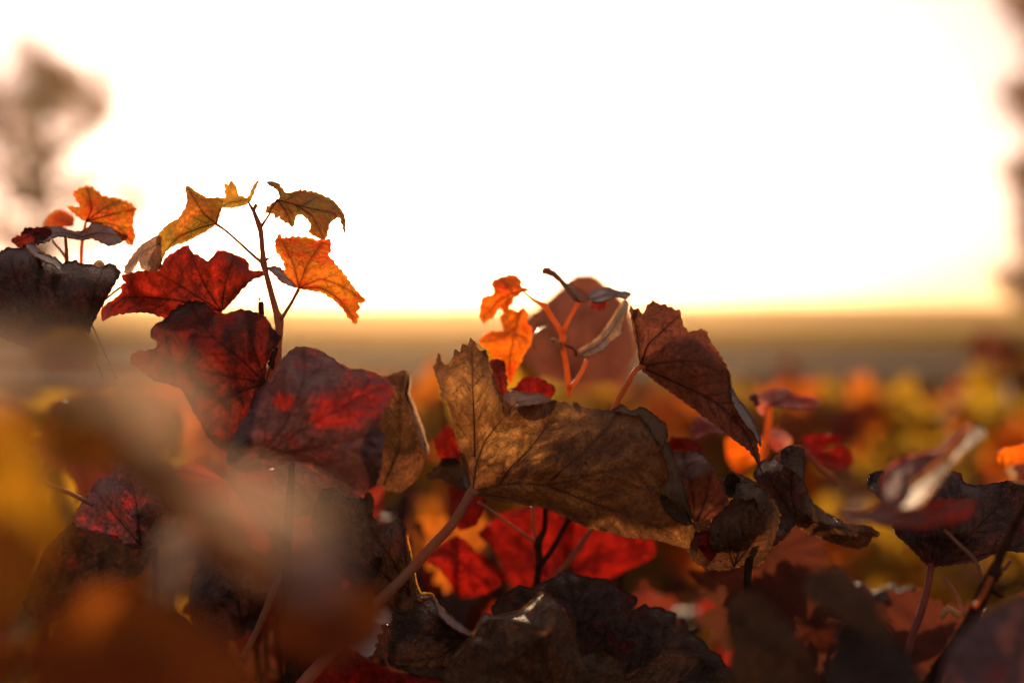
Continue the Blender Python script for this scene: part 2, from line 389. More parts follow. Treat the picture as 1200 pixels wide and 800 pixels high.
# ------------------------------------------------------------------ generic vine leaf for shoots and rows
def gen_leaf_mesh(seed, rings=6, spokes=44, cup=0.25, fold=0.5, curl=0.6, lobes=0.3):
    rr = random.Random(seed); vs = [(0, 0, 0)]; va = [1.0]; rim = [0.0]; fs = []
    tips = [0, 62, -62, 122, -122]; lens = [1.0, 0.92, 0.9, 0.70, 0.72]
    tips = [t + rr.uniform(-6, 6) for t in tips]; lens = [q*rr.uniform(0.9, 1.1) for q in lens]
    tw = rr.uniform(-0.5, 0.5); ph = rr.uniform(0, 6); cu = curl*rr.uniform(0.4, 1.4)*rr.choice((1, 1, -1)); fo = fold*rr.uniform(0.3, 1.4); cp = cup*rr.uniform(-1, 1.4)
    for j in range(1, rings+1):
        for k in range(spokes):
            th = -162 + 324*k/(spokes-1); r = 0
            for t, q in zip(tips, lens): r = max(r, q*(1-lobes*(abs(th-t)/32)**1.15) if abs(th-t) < 60 else 0)
            r = max(r, 0.36); r *= 1 + (0.055 if k % 2 else -0.055)
            f = j/rings; q = r*f; a = R(th)
            x, y = q*math.sin(a), q*math.cos(a)
            dv = min(abs(th-t) for t in tips)*q
            z = -fo*abs(x)*0.9 + cp*q*q + cu*(max(0, q-0.35)**2)*math.sin(a*1.5+ph) + 0.07*q*math.sin(a*5+ph) + 0.06*f*f*math.sin(k*1.7+ph)
            z += 0.05*math.cos(R(dv*6))*f + tw*x*y*0.5
            vs.append((x, y, z)); va.append(math.exp(-dv/2.2)); rim.append(1.0 if j == rings else 0.0)
    for k in range(spokes-1): fs.append((0, k+2, k+1))
    for j in range(rings-1):
        for k in range(spokes-1):
            a = 1+j*spokes+k; fs.append((a, a+1, a+spokes+1, a+spokes))
    me = bpy.data.meshes.new('leaf'); me.from_pydata(vs, [], fs); me.materials.append(M['row_brown'])
    t = me.attributes.new('vein', 'FLOAT', 'POINT'); t.data.foreach_set('value', va)
    t = me.attributes.new('rim', 'FLOAT', 'POINT'); t.data.foreach_set('value', rim)
    me.polygons.foreach_set('use_smooth', [True]*len(fs)); me.update()
    return me
LEAF_HI = [gen_leaf_mesh(100+i, 8, 60, 0.35, 0.6, 0.9) for i in range(7)]
LEAF_LO = [gen_leaf_mesh(200+i, 3, 24, 0.35, 0.6, 0.9) for i in range(7)]
def slot(o, mat):
    o.material_slots[0].link = 'OBJECT'; o.material_slots[0].material = M[mat]
STALK_LO = None
def random_leaf(parent, pos, size, mat, rng, lo=True, face=None, stalk_mat=None):
    """a whole leaf on a cane: blade mesh scaled to size (m), optional stalk towards its base"""
    me = rng.choice(LEAF_LO if lo else LEAF_HI)
    o = link('leaf', me, parent, pos); slot(o, mat)
    nrm = Vector(face) if face else Vector((rng.gauss(0, 0.6), rng.gauss(-0.35, 0.6), rng.gauss(0.5, 0.5)))
    if nrm.length < 0.1: nrm = Vector((0, 0, 1))
    q = nrm.normalized().to_track_quat('Z', 'Y').to_matrix().to_4x4() @ Matrix.Rotation(rng.uniform(0, 6.283), 4, 'Z')
    o.rotation_euler = q.to_euler(); s = size*rng.uniform(0.75, 1.2); o.scale = (s, s, s)
    return o

def bush(name, label, cat, base, canes, leaf_n, size, mats, rng, lo=True, group=None, cane_mat='stalk_dark', spread=0.06, r0=0.004):
    """base: world point; canes: list of world polylines; leaves hang along the canes"""
    t = thing(name, label, cat, base, group); b = Vector(base)
    for c in canes:
        q = catmull([tuple(p) for p in c], 0.03, False); n = len(q)
        W = [Vector(p)-b for p in q]; rad = [r0*(1-0.65*i/n) for i in range(n)]
        link('cane', tube_mesh('cane', W, rad, M[cane_mat], 7, 0.2), t)
    for i in range(leaf_n):
        c = rng.choice(canes); q = catmull([tuple(p) for p in c], 0.03, False)
        p = Vector(q[int(len(q)*rng.uniform(0.15, 1)) - 1 if rng.random() < .98 else -1])
        off = Vector((rng.gauss(0, spread), rng.gauss(0, spread), rng.gauss(0, spread)))
        random_leaf(t, p+off-b, size, rng.choices([m for m, _ in mats], [w for _, w in mats])[0], rng, lo)
    return t

# ================================================================== SETTING
def mesh_obj(name, vs, fs, mat, parent=None, kind=None, smooth=False):
    me = bpy.data.meshes.new(name); me.from_pydata([tuple(v) for v in vs], [], fs); me.materials.append(mat)
    if smooth: me.polygons.foreach_set('use_smooth', [True]*len(fs))
    me.update(); o = link(name, me, parent)
    if kind: o['kind'] = kind
    return o
def ground_mat(name, cols, scale, bump=0.4, dist=0.05, rough=0.9):
    m = bpy.data.materials.new(name); m.use_nodes = True; n = m.node_tree.nodes; l = m.node_tree.links; p = n['Principled BSDF']
    p.inputs['Roughness'].default_value = rough; p.inputs['Specular IOR Level'].default_value = 0.0
    tc = n.new('ShaderNodeTexCoord'); a = n.new('ShaderNodeTexNoise'); a.inputs['Scale'].default_value = scale; a.inputs['Detail'].default_value = 8
    l.new(tc.outputs['Object'], a.inputs['Vector']); r = n.new('ShaderNodeValToRGB')
    r.color_ramp.elements[0].position = 0.3; r.color_ramp.elements[1].position = 0.7
    r.color_ramp.elements[0].color = (*cols[0], 1); r.color_ramp.elements[1].color = (*cols[1], 1)
    e = r.color_ramp.elements.new(0.5); e.color = (*cols[2], 1)
    l.new(a.outputs['Fac'], r.inputs[0]); l.new(r.outputs[0], p.inputs['Base Color'])
    b = n.new('ShaderNodeBump'); b.inputs['Strength'].default_value = bump; b.inputs['Distance'].default_value = dist
    l.new(a.outputs['Fac'], b.inputs['Height']); l.new(b.outputs[0], p.inputs['Normal'])
    return m
M['soil'] = ground_mat('soil', ((0.055,0.035,0.02), (0.10,0.065,0.04), (0.07,0.055,0.025)), 1.2)
M['field'] = ground_mat('field', ((0.22,0.13,0.008), (0.40,0.22,0.012), (0.30,0.175,0.01)), 0.035)
M['gravel'] = ground_mat('gravel', ((0.22,0.21,0.22), (0.34,0.33,0.34), (0.28,0.27,0.28)), 3.0)

def sheet(name, x0, x1, y0, y1, z, mat, nx=24, ny=24, amp=0.0, falloff=None):
    vs = []; fs = []
    for j in range(ny+1):
        for i in range(nx+1):
            x = x0+(x1-x0)*i/nx; y = y0+(y1-y0)*(j/ny)**(2.2 if y1-y0 > 300 else 1)
            e = min(1.0, max(0.0, (y-140)/190)); e = e*e*(3-2*e); vs.append((x, y, z + amp*noise.noise((x*0.4, y*0.4, 0)) + 3.0*e + 1.6*e*noise.noise((x*0.012, 3.1, 0))))
    for j in range(ny):
        for i in range(nx):
            a = j*(nx+1)+i; fs.append((a, a+1, a+nx+2, a+nx+1))
    return mesh_obj(name, vs, fs, M[mat], None, 'structure', True)
sheet('ground', -4000, 4000, -60, 5500, -0.03, 'soil', 200, 90)
sheet('stubble_field', -4000, 4000, 56, 5400, 0.02, 'field', 200, 90)
sheet('gravel_path', -60, 60, 30, 37, 0.02, 'gravel', 60, 12)

# ---- the line of far trees on the horizon (one mass nobody could count)
def crown_mesh(name, clumps, leaf, per, mat, parent, rng, kind=None):
    vs = []; fs = []
    for (cx, cy, cz, r) in clumps:
        for _ in range(per):
            d = Vector((rng.gauss(0,1), rng.gauss(0,1), rng.gauss(0,1))).normalized()*r*rng.random()**0.45
            c = Vector((cx, cy, cz)) + Vector((d.x, d.y, d.z*0.8)); u = Vector((rng.gauss(0,1), rng.gauss(0,1), rng.gauss(0,1))).normalized()
            v = u.orthogonal().normalized(); s = leaf*rng.uniform(0.6, 1.4); b = len(vs)
            vs += [c-u*s, c+v*s*0.5, c+u*s, c-v*s*0.5]; fs.append((b, b+1, b+2, b+3))
    return mesh_obj(name, vs, fs, mat, parent, kind)
M['tree_leaf'] = leaf_mat('tree_leaf', (0.09,0.06,0.03), (0.14,0.08,0.03), (0.05,0.04,0.02), (0.5,0.2,0.06), (0.65,0.28,0.07), 0.45, scale=0.8, detail_scale=0.02)
M['tree_bark'] = bark_mat('tree_bark', (0.05,0.035,0.025), (0.11,0.08,0.06), 0.9, 6, 0.8, 0.2, dist=0.03)
rg = random.Random(3)
cl = []
for i in range(150):
    x = -560 + 1120*i/150 + rg.uniform(-4, 4); h = 4.2 + 3.0*noise.noise((x/45, 0, 2)) + (3.2 if 225 < x < 300 else 0)
    cl.append((x, 880+rg.uniform(-10, 10), 3.0+h*0.4, h*0.8))
crown_mesh('far_treeline', cl, 1.0, 60, M['tree_leaf'], None, rg, 'stuff')['label'] = 'low dark line of distant trees on the horizon'

def tree(label, px, D, trunk, clumps, seed, leaf=0.09):
    """trunk: [(px, y, radius m)]; clumps: [(px, y, radius px, depth offset m, how many leaves)] seen from the vineyard"""
    rng = random.Random(seed); base = P(px, 0, D); base[2] = 0; t = thing('tree', label, 'tree', tuple(base)); b = Vector(base)
    W = [Vector(P(x, y, D)) - b for x, y, _ in trunk]; W = [Vector((W[0].x, 0, -0.1))] + W; rad = [trunk[0][2]*1.25] + [q[2] for q in trunk]
    q = catmull([(*w, rr_) for w, rr_ in zip(W, rad)], 0.25, False)
    link('trunk', tube_mesh('trunk', [Vector(a[:3]) for a in q], [a[3] for a in q], M['tree_bark'], 10, 0.15), t)
    tv = []; tf = []; cl_ = []
    def add(pts, rr_):
        tm = tube_mesh('t', pts, rr_, M['tree_bark'], 5); k = len(tv)
        tv.extend(tuple(v.co) for v in tm.vertices); tf.extend(tuple(k+i for i in p.vertices) for p in tm.polygons); bpy.data.meshes.remove(tm)
    for (x, y, rp, dy, cnt) in clumps:
        c = Vector(P(x, y, D)) - b + Vector((0, dy, 0)); r0 = rp*K*D
        low = [a for a in q if a[2] < c.z-0.25*abs(c.x-a[0])] or [q[len(q)//2]]; a = low[-1]; s0 = Vector(a[:3])
        mid_ = s0.lerp(c, 0.5) + Vector((rng.gauss(0, .15), rng.gauss(0, .15), -0.12*(c-s0).length))
        L_ = [Vector(v) for v in catmull([tuple(s0), tuple(mid_), tuple(c)], 0.25, False)]
        link('limb', tube_mesh('limb', L_, [max(0.012, a[3]*0.45*(1-0.8*i/len(L_))) for i in range(len(L_))], M['tree_bark'], 7, 0.15), t)
        for _ in range(max(4, int(cnt/26))):
            st = L_[rng.randrange(len(L_)//2, len(L_))]; d = Vector((rng.gauss(0,1), rng.gauss(0,1), rng.gauss(0.25,.8))).normalized()
            e = c + d*r0*rng.uniform(0.4, 1.0); m_ = st.lerp(e, 0.5) + Vector((rng.gauss(0, .1), rng.gauss(0, .1), rng.gauss(0, .1)))*r0
            add([st, m_, e], [0.016, 0.010, 0.004])
            for _ in range(4):
                f = m_.lerp(e, rng.random()); g = f + Vector((rng.gauss(0,1), rng.gauss(0,1), rng.gauss(0,1))).normalized()*r0*0.35; add([f, g], [0.006, 0.002]); cl_.append((g.x, g.y, g.z, r0*0.28))
    mesh_obj('branches', tv, tf, M['tree_bark'], t, 'stuff')
    tot = sum(c[4] for c in clumps); crown_mesh('crown', cl_, leaf, max(1, round(tot/len(cl_))), M['tree_leaf'], t, rng)
    return t
rg = random.Random(8)
tree('thin crowned autumn tree rising behind the vines at the left edge', 48, 42, [(48,360,.30),(50,300,.29),(47,240,.27),(52,190,.24),(46,140,.17),(50,90,.09),(48,60,.03)],
     [(50,195,30,.3,170),(48,235,26,-.3,120),(75,205,30,.2,120),(20,150,36,.1,160),(30,130,36,.1,120),(48,75,47,0,558),(15,105,50,.4,613),(85,100,47,-.4,595),(55,130,42,.3,558),(105,135,32,0,316),(0,150,42,-.3,446),(75,160,32,.5,297),(-45,120,56,0,613),(-30,180,47,.2,372),(30,185,32,0,204),
      (118,95,40,0,200),(128,125,36,.3,160),(110,205,40,0,190),(150,225,44,.3,300),(165,255,44,0,330),(5,225,46,.3,400),(-30,260,46,0,400),(80,245,44,.4,260),(20,280,42,0,300),(130,275,32,0,74)], 4)
tree('dark leafy tree cut off by the right edge of the picture', 1325, 40, [(1330,360,.32),(1325,260,.30),(1335,160,.26),(1328,60,.22),(1332,-60,.15),(1330,-180,.06)],
     [(x-16, y, rp, rg.uniform(-1.5, 1.5), int(n_*2.6)) for x, y, rp, n_ in ((1218,20,36,340),(1232,110,40,420),(1205,108,22,120),(1222,200,32,300),(1212,235,34,360),(1225,265,34,360),(1240,330,42,420),(1222,348,22,160),(1290,60,60,500),(1300,170,60,500),(1290,270,60,500),(1260,-50,60,500),(1340,-100,70,600),(1400,0,70,500),(1410,120,70,500),(1390,230,70,500),(1330,-190,70,500),(1232,165,26,130),(1228,65,30,200),(1222,-10,36,200),(1232,295,34,260),(1238,200,36,300))], 5, 0.1)

# ---- rows of vines behind
def row_vine(label, px, D, ytop, width, mats, n, seed, depth=0.35, size=0.075, hgt=0.85):
    rng = random.Random(seed); x = (px-600)*K*D; zt = CAM_H + (HORIZON-ytop)*K*D
    t = thing('grape_vine', label, 'grape vine', (x, D, 0), 'grape vines in the rows behind')
    trunk = [(0, 0, -0.02), (0.02, 0.01, 0.25), (-0.015, 0.0, 0.5), (0.01, 0, 0.68)]
    q = catmull(trunk, 0.03, False); link('trunk', tube_mesh('trunk', q, [0.035-0.012*i/len(q) for i in range(len(q))], M['old_wood'], 10, 0.3), t)
    for sx in (-1, 1):
        q = catmull([(0.01, 0, 0.67), (sx*width*0.2, 0.01, 0.72), (sx*width*0.48, 0, 0.71)], 0.03, False)
        link('arm', tube_mesh('arm', q, [0.018]*len(q), M['old_wood'], 8, 0.3), t)
    for i in range(11):
        cx = (i/10-0.5)*width*0.95; top = zt*rng.uniform(0.93, 1.0)
        q = catmull([(cx, 0, 0.71), (cx+rng.gauss(0,.04), rng.gauss(0,.08), 0.71+(top-0.71)*0.5), (cx+rng.gauss(0,.07), rng.gauss(0,.13), top)], 0.03, False)
        link('cane', tube_mesh('cane', q, [0.005-0.003*j/len(q) for j in range(len(q))], M['stalk_red'], 5, 0.1), t)
    for i in range(n):
        lx = rng.uniform(-0.52, 0.52)*width; top = zt - 0.035 + 0.05*noise.noise((lx*6, seed, 0))
        z = top - hgt*rng.random()**1.5
        random_leaf(t, Vector((lx, rng.gauss(0, depth*0.4), z)), size, rng.choices([m for m, _ in mats], [w_ for _, w_ in mats])[0], rng)
    return t
Y_, O_, R_, B_ = 'row_yellow', 'row_orange', 'row_red', 'row_brown'
row_vine('golden orange grape vine behind the upright shoot at the left', 250, 2.9, 458, 1.15, [(Y_,6),(O_,4)], 240, 1)
row_vine('orange brown grape vine behind the large dry leaf in the middle', 600, 2.8, 456, 1.15, [(O_,6),(R_,2),(B_,1),(Y_,2)], 240, 2)
row_vine('yellow and olive grape vine in the nearest row at the right', 1030, 2.75, 450, 1.15, [(Y_,8),(O_,2)], 240, 3, depth=0.4)
row_vine('ochre grape vine in the nearest row, cut by the right edge', 1560, 2.75, 436, 1.0, [(Y_,4),(O_,2),(R_,2)], 150, 4)
row_vine('golden grape vine of the second row, seen left of the serrated dry leaf', 420, 4.8, 446, 1.6, [(Y_,6),(O_,3)], 200, 5, size=0.08)
row_vine('russet grape vine of the second row behind the small orange shoot', 760, 4.9, 440, 1.5, [(B_,5),(Y_,3)], 200, 6, size=0.08)
row_vine('dull brown grape vine of the second row below the pale path', 940, 5.0, 450, 1.3, [(B_,6),(Y_,2)], 160, 7, size=0.08)
row_vine('dark red grape vine standing tallest near the right edge', 1345, 4.6, 388, 1.1, [(B_,6),(Y_,3)], 240, 8, size=0.08)
row_vine('golden grape vine of the second row behind the left shoot', 60, 4.8, 446, 1.6, [(Y_,5),(O_,3),(B_,2)], 170, 9, size=0.08)

# ================================================================== THE VINE IN FRONT
# ---- upright shoot with four small leaves against the sky
t = thing('vine_shoot', 'tall thin upright red shoot with four amber and orange leaves against the white sky', 'vine shoot', tuple(P(328, 470, 0.70)))
stalk(t, C2((600,800,5.5,8),(615,740,6,8),(640,700,5.5,5),(645,640,5,2),(650,575,5.2,0),(648,556,6.0,0),(640,530,4.2,0),(618,450,3.6,0),(604,395,3.4,0),(597,367,4.6,0),(594,330,3.2,0),(588,262,3.3,0),(583,243,3.6,0),(565,195,2.3,0),(551,172,1.6,0),(546,160,1.0,0)), 'stalk_red', 'cane')
stalk(t, C2((599,368,2.4,0),(575,352,1.8,2),(520,302,1.5,5),(470,258,1.4,8),(437,235,1.8,10)), 'stalk_red', 'stalk')
stalk(t, C2((590,243,2.0,0),(602,225,1.4,-2),(622,195,1.3,-4),(642,155,1.6,-5)), 'stalk_red', 'stalk')
stalk(t, C2((650,560,3.2,0),(668,535,2.2,-4),(690,500,1.9,-6),(715,453,2.2,-8)), 'stalk_red', 'stalk')
stalk(t, C2((556,180,1.5,0),(565,186,2.6,0),(572,172,2.4,0),(570,168,0.8,0)), 'stalk_red', 'bud')
stalk(t, C2((599,362,1.2,0),(610,352,1.6,-2),(616,350,0.7,-3)), 'stalk_red', 'bud')
stalk(t, C2((640,650,3,0),(625,690,3.5,-2),(628,715,3,-2),(612,700,1.4,-4)), 'stalk_dark', 'bud')
leaf(t, C2((335,112),(350,111),(375,132),(410,148),(455,150),(470,150),(468,120),(466,97),(478,108),(490,93),(508,118),(512,138),(545,148),(558,120),(574,90),(580,96),(562,135),(548,165),(510,180),(480,182),(456,180),(450,205),(438,236),(400,262),(350,288),(300,308),(272,325),(256,358),(252,385),(232,372),(232,340),(248,310),(246,270),(280,235),(310,220),(335,180),(341,150)),
     0.705, C2((335,112,4),(400,180,-4),(455,165,4),(578,92,-10),(490,95,6),(437,235,6),(300,250,-6),(250,380,4),(250,270,8),(400,262,4)), [C2((438,234),(400,205),(370,160),(345,118)), C2((438,234),(380,250),(310,280),(258,340)), C2((438,234),(450,190),(480,165),(540,155))], 'amber_leaf', 'vein_dark', 2.2, 1.4, 8, 0.7, 'leaf', 'amber leaf folded along its length, top left of the shoot', vein_r=0.9)
leaf(t, C2((252,275),(225,283),(190,308),(160,340),(138,375),(130,400),(150,398),(165,380),(180,360),(186,384),(215,392),(243,390),(254,350)),
     0.712, C2((252,275,0),(160,340,12),(130,400,4),(186,384,-8),(243,390,0),(210,330,2)), [C2((250,300),(200,325),(150,375))], 'pale_dry_leaf', 'vein_brown', 2.2, 1.0, 8, 1.4, 'folded_lobe', 'pale silvery underside lobe', vein_r=0.7)
leaf(t, C2((605,97),(622,92),(650,105),(675,132),(720,122),(770,130),(820,152),(855,185),(868,215),(870,265),(862,242),(850,215),(832,222),(816,235),(812,262),(800,290),(780,280),(750,265),(756,240),(745,220),(722,204),(705,215),(695,246),(680,235),(663,228),(650,212),(636,216),(630,200),(602,198),(606,182),(642,155),(650,140),(638,120)),
     0.695, C2((605,97,-8),(642,155,-2),(720,125,14),(820,155,8),(868,260,-6),(800,285,-12),(750,190,-4),(690,240,-6),(610,195,-8)), [C2((643,155),(700,170),(760,185),(830,200),(868,250)), C2((643,155),(670,190),(690,240)), C2((643,155),(635,125),(610,98)), C2((700,170),(760,210),(795,280))], 'olive_leaf', 'vein_dark', 2.0, 1.6, 7, 0.8, 'leaf', 'olive brown leaf drooping over the top right of the shoot', vein_r=0.9)
leaf(t, C2((645,272),(665,283),(700,278),(740,280),(780,292),(820,290),(822,330),(815,340),(840,370),(880,420),(910,460),(938,493),(915,500),(920,520),(905,525),(915,545),(903,570),(880,545),(850,505),(800,467),(760,458),(715,452),(700,430),(670,405),(665,370),(655,345),(640,330),(635,300)),
     0.690, C2((645,272,2),(740,280,8),(820,300,4),(715,452,-6),(840,400,-4),(935,495,4),(903,568,10),(700,360,-6)), [C2((715,450),(700,380),(660,290)), C2((715,450),(745,370),(790,300)), C2((715,450),(790,420),(870,450),(930,492)), C2((715,450),(790,450),(850,490),(900,560))], 'orange_leaf', 'vein_orange', 2.2, 2.0, 8, 0.8, 'leaf', 'bright orange translucent leaf, lowest on the right', vein_r=0.9)
leaf(t, C2((610,383),(638,378),(668,395),(690,420),(710,449),(685,443),(655,428),(635,408)),
     0.686, C2((610,383,8),(660,385,4),(710,449,0),(640,412,-6)), [C2((708,447),(670,415),(620,388))], 'grey_mauve_leaf', 'vein_brown', 2.0, 1.0, 7, 0.8, 'folded_lobe', 'grey lobe folded forward', vein_r=0.6)

# ---- cut stub of cane
t = thing('cane_stub', 'short cut end of a dark cane standing beside the upright shoot', 'cane stub', tuple(P(307, 400, 0.71)))
stalk(t, C3((425,200,3.4,0),(420,120,3.4,0),(418,75,3.4,0),(417,45,3.4,0),(416,38,2.6,0)), 'stalk_dark', 'cane', 0.71)
stalk(t, C3((410,36,1.0,0),(412,28,1.2,0),(413,24,0.6,0)), 'stalk_red', 'bud', 0.71)

# ---- shoot at the far left
t = thing('vine_shoot', 'small shoot at the far left with an upright orange leaf above a grey purple one', 'vine shoot', tuple(P(78, 330, 0.73)))
leaf(t, C1((265,140),(290,125),(320,118),(335,122),(352,138),(375,155),(420,160),(470,180),(490,203),(482,230),(478,260),(487,290),(475,330),(455,320),(430,300),(400,262),(330,247),(300,240),(262,212),(245,190),(290,195),(275,165)),
     0.735, C1((265,140,2),(350,130,8),(485,200,2),(475,330,-8),(350,200,-4),(245,190,2),(420,240,-3)), [C1((310,245),(330,200),(315,125)), C1((310,245),(370,200),(430,170)), C1((310,245),(400,220),(485,200)), C1((310,245),(420,260),(475,320))], 'orange_leaf', 'vein_red', 2.2, 2.0, 8, 1.0, 'leaf', 'upright bright orange leaf', vein_r=0.9)
leaf(t, C1((310,272),(340,242),(390,243),(430,263),(468,295),(440,318),(400,332),(360,318),(330,305),(290,312),(240,300),(200,300),(160,322),(130,315),(125,290),(160,265),(220,265),(270,282)),
     0.73, C1((340,242,14),(430,263,12),(467,295,2),(400,332,-10),(240,302,-6),(130,315,-10),(160,265,6),(300,290,-2)), [C1((297,300),(360,285),(450,297)), C1((297,300),(220,285),(140,295))], 'grey_mauve_leaf', 'vein_dark', 2.2, 1.2, 8, 1.4, 'leaf', 'grey purple leaf lying flat', vein_r=0.8)
leaf(t, C1((40,310),(75,292),(92,270),(130,267),(165,268),(190,285),(160,310),(135,330),(112,318),(82,345),(60,335)),
     0.72, C1((40,310,0),(92,270,6),(135,330,-6),(85,345,-3),(185,285,2)), [C1((180,285),(120,290),(50,318))], 'deep_red_leaf', 'vein_red', 2.2, 2.0, 7, 1.2, 'leaf', 'small orange red leaf at the left', vein_r=0.7)
leaf(t, C1((155,262),(188,217),(220,204),(266,230),(262,260),(200,268)),
     0.80, C1((155,262,0),(188,217,6),(266,230,0),(200,268,-6)), [C1((258,255),(200,235))], 'orange_leaf', 'vein_red', 2.5, 1.2, 7, 1.0, 'leaf', 'soft orange leaf behind', vein_r=0.6)
stalk(t, C1((240,440,3.0,5),(241,385,2.6,3),(240,340,2.2,0),(236,300,2.0,0)), 'stalk_red', 'cane', 0.735)
stalk(t, C1((240,380,2.0,3),(220,350,1.6,4),(193,315,1.2,6),(190,268,1.2,20)), 'stalk_red', 'stalk', 0.745)
stalk(t, C1((292,440,2.6,5),(293,385,2.2,3),(296,320,2.0,0),(310,245,1.6,0)), 'stalk_orange', 'stalk', 0.738)

# ---- dark leaf at the left edge
t = thing('vine_leaf', 'broad blackish purple leaf with a small red spot at the left edge', 'vine leaf', tuple(P(100, 380, 0.70)))
leaf(t, C1((0,355),(25,340),(70,345),(90,330),(120,325),(130,350),(170,372),(200,375),(220,397),(270,385),(290,397),(340,402),(355,386),(375,402),(405,398),(435,433),(400,490),(365,555),(330,620),(310,660),(200,700),(100,700),(0,660),(-100,560),(-90,420),(-30,370)),
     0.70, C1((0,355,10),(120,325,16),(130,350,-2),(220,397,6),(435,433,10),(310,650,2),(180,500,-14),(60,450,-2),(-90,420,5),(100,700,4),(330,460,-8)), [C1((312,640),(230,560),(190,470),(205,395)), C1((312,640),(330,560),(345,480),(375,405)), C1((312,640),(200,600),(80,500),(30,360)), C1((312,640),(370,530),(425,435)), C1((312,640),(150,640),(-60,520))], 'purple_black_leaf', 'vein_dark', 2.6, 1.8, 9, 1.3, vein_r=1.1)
leaf(t, C1((95,330),(120,322),(142,345),(180,368),(205,380),(222,402),(215,420),(190,400),(150,385),(120,365)),
     0.69, C1((95,330,2),(142,345,8),(215,385,6),(190,402,-6),(120,365,-6)), [], 'grey_mauve_leaf', 'vein_dark', 2.2, 1.0, 8, 1.2, 'curled_edge', lateral=False)
leaf(t, C1((338,402),(356,384),(372,392),(376,405),(355,412)), 0.692, C1((338,402,0),(356,384,4),(376,405,0),(355,412,-4)), [], 'pale_dry_leaf', 'vein_dark', 2, 0.6, 8, 1, 'curled_edge', lateral=False)
stalk(t, C1((312,645,1.1,0),(330,700,1.0,-2),(365,790,0.9,-5),(380,840,0.8,-8)), 'straw', 'stalk')
stalk(t, C1((333,620,1.0,0),(355,670,0.9,-2),(395,755,0.8,-4),(420,810,0.7,-6)), 'straw', 'stalk')

# ---- wide red leaf
t = thing('vine_leaf', 'wide ragged deep red leaf glowing at its top, under the amber folded one', 'vine leaf', tuple(P(220, 345, 0.715)))
leaf(t, C2((55,520),(75,500),(98,488),(125,462),(118,450),(132,432),(120,410),(150,400),(200,388),(245,388),(270,350),(310,322),(345,305),(358,332),(385,345),(412,360),(450,325),(490,335),(525,348),(547,365),(550,390),(600,395),(600,408),(565,420),(530,450),(490,495),(462,528),(430,545),(300,560),(250,545),(200,530),(130,535),(85,545),(58,560)),
     0.718, C2((55,520,4),(130,440,-4),(245,388,8),(345,305,6),(412,360,-8),(490,335,2),(600,400,10),(462,528,0),(300,545,-8),(200,530,-12),(60,560,-4),(300,430,4),(200,470,6)), [C2((455,528),(400,440),(350,330)), C2((455,528),(470,430),(500,345)), C2((455,528),(330,450),(240,400)), C2((455,528),(300,490),(140,480),(70,530)), C2((455,528),(530,440),(595,402))], 'deep_red_leaf', 'vein_dark', 2.6, 1.8, 9, 1.3, vein_r=1.1)
stalk(t, C1((435,482,1.5,6),(410,500,1.4,6),(385,520,1.2,6)), 'stalk_dark', 'stalk', 0.73)

# ---- dark mottled red leaf
t = thing('vine_leaf', 'blackish leaf mottled with dull red, hanging left of the upright shoot', 'vine leaf', tuple(P(250, 440, 0.68)))
leaf(t, C3((48,150),(58,118),(98,95),(130,62),(180,38),(230,42),(262,75),(300,78),(350,65),(400,75),(432,92),(450,120),(468,145),(486,150),(480,168),(455,200),(436,240),(430,290),(422,340),(410,420),(400,500),(330,560),(250,500),(200,420),(150,330),(60,300),(-20,240),(0,205),(40,200),(70,188),(66,168)),
     0.665, C3((48,150,8),(180,38,14),(262,75,4),(400,75,8),(486,155,6),(430,300,6),(300,500,-6),(150,330,0),(250,250,-14),(350,200,-8),(0,205,10)), [C3((432,310),(350,230),(250,150),(180,50)), C3((432,310),(390,180),(370,75)), C3((432,310),(320,290),(180,260),(40,205)), C3((432,310),(300,360),(210,420)), C3((432,310),(460,220),(480,155))], 'dark_red_mottled', 'vein_dark', 2.6, 1.6, 11, 1.4, vein_r=1.2)

# ---- mauve leaf with a red patch
t = thing('vine_leaf', 'large greyish mauve leaf with a bright red patch, right of the mottled one', 'vine leaf', tuple(P(380, 500, 0.66)))
leaf(t, C3((415,330),(440,308),(480,245),(520,200),(560,187),(600,198),(650,225),(710,262),(760,266),(800,280),(840,300),(860,342),(842,380),(818,420),(808,460),(832,482),(822,530),(818,590),(802,650),(745,692),(700,688),(650,645),(600,600),(540,575),(480,590),(420,600),(350,610),(300,570),(330,480),(380,400)),
     0.645, C3((415,330,6),(480,245,6),(560,187,14),(710,262,10),(840,300,8),(860,345,2),(808,440,-8),(802,640,2),(720,690,10),(540,575,6),(350,600,2),(600,400,-12),(520,330,-5),(700,550,-8),(430,480,-6)), [C3((410,560),(500,440),(560,300),(560,200)), C3((410,560),(600,440),(760,350),(840,320)), C3((410,560),(620,520),(820,480)), C3((410,560),(600,580),(740,670))], 'mauve_leaf', 'vein_red', 2.8, 1.5, 12, 2.0, vein_r=0.8, spots=[(440,458,22),(400,478,34),(425,470,30),(330,470,16)])

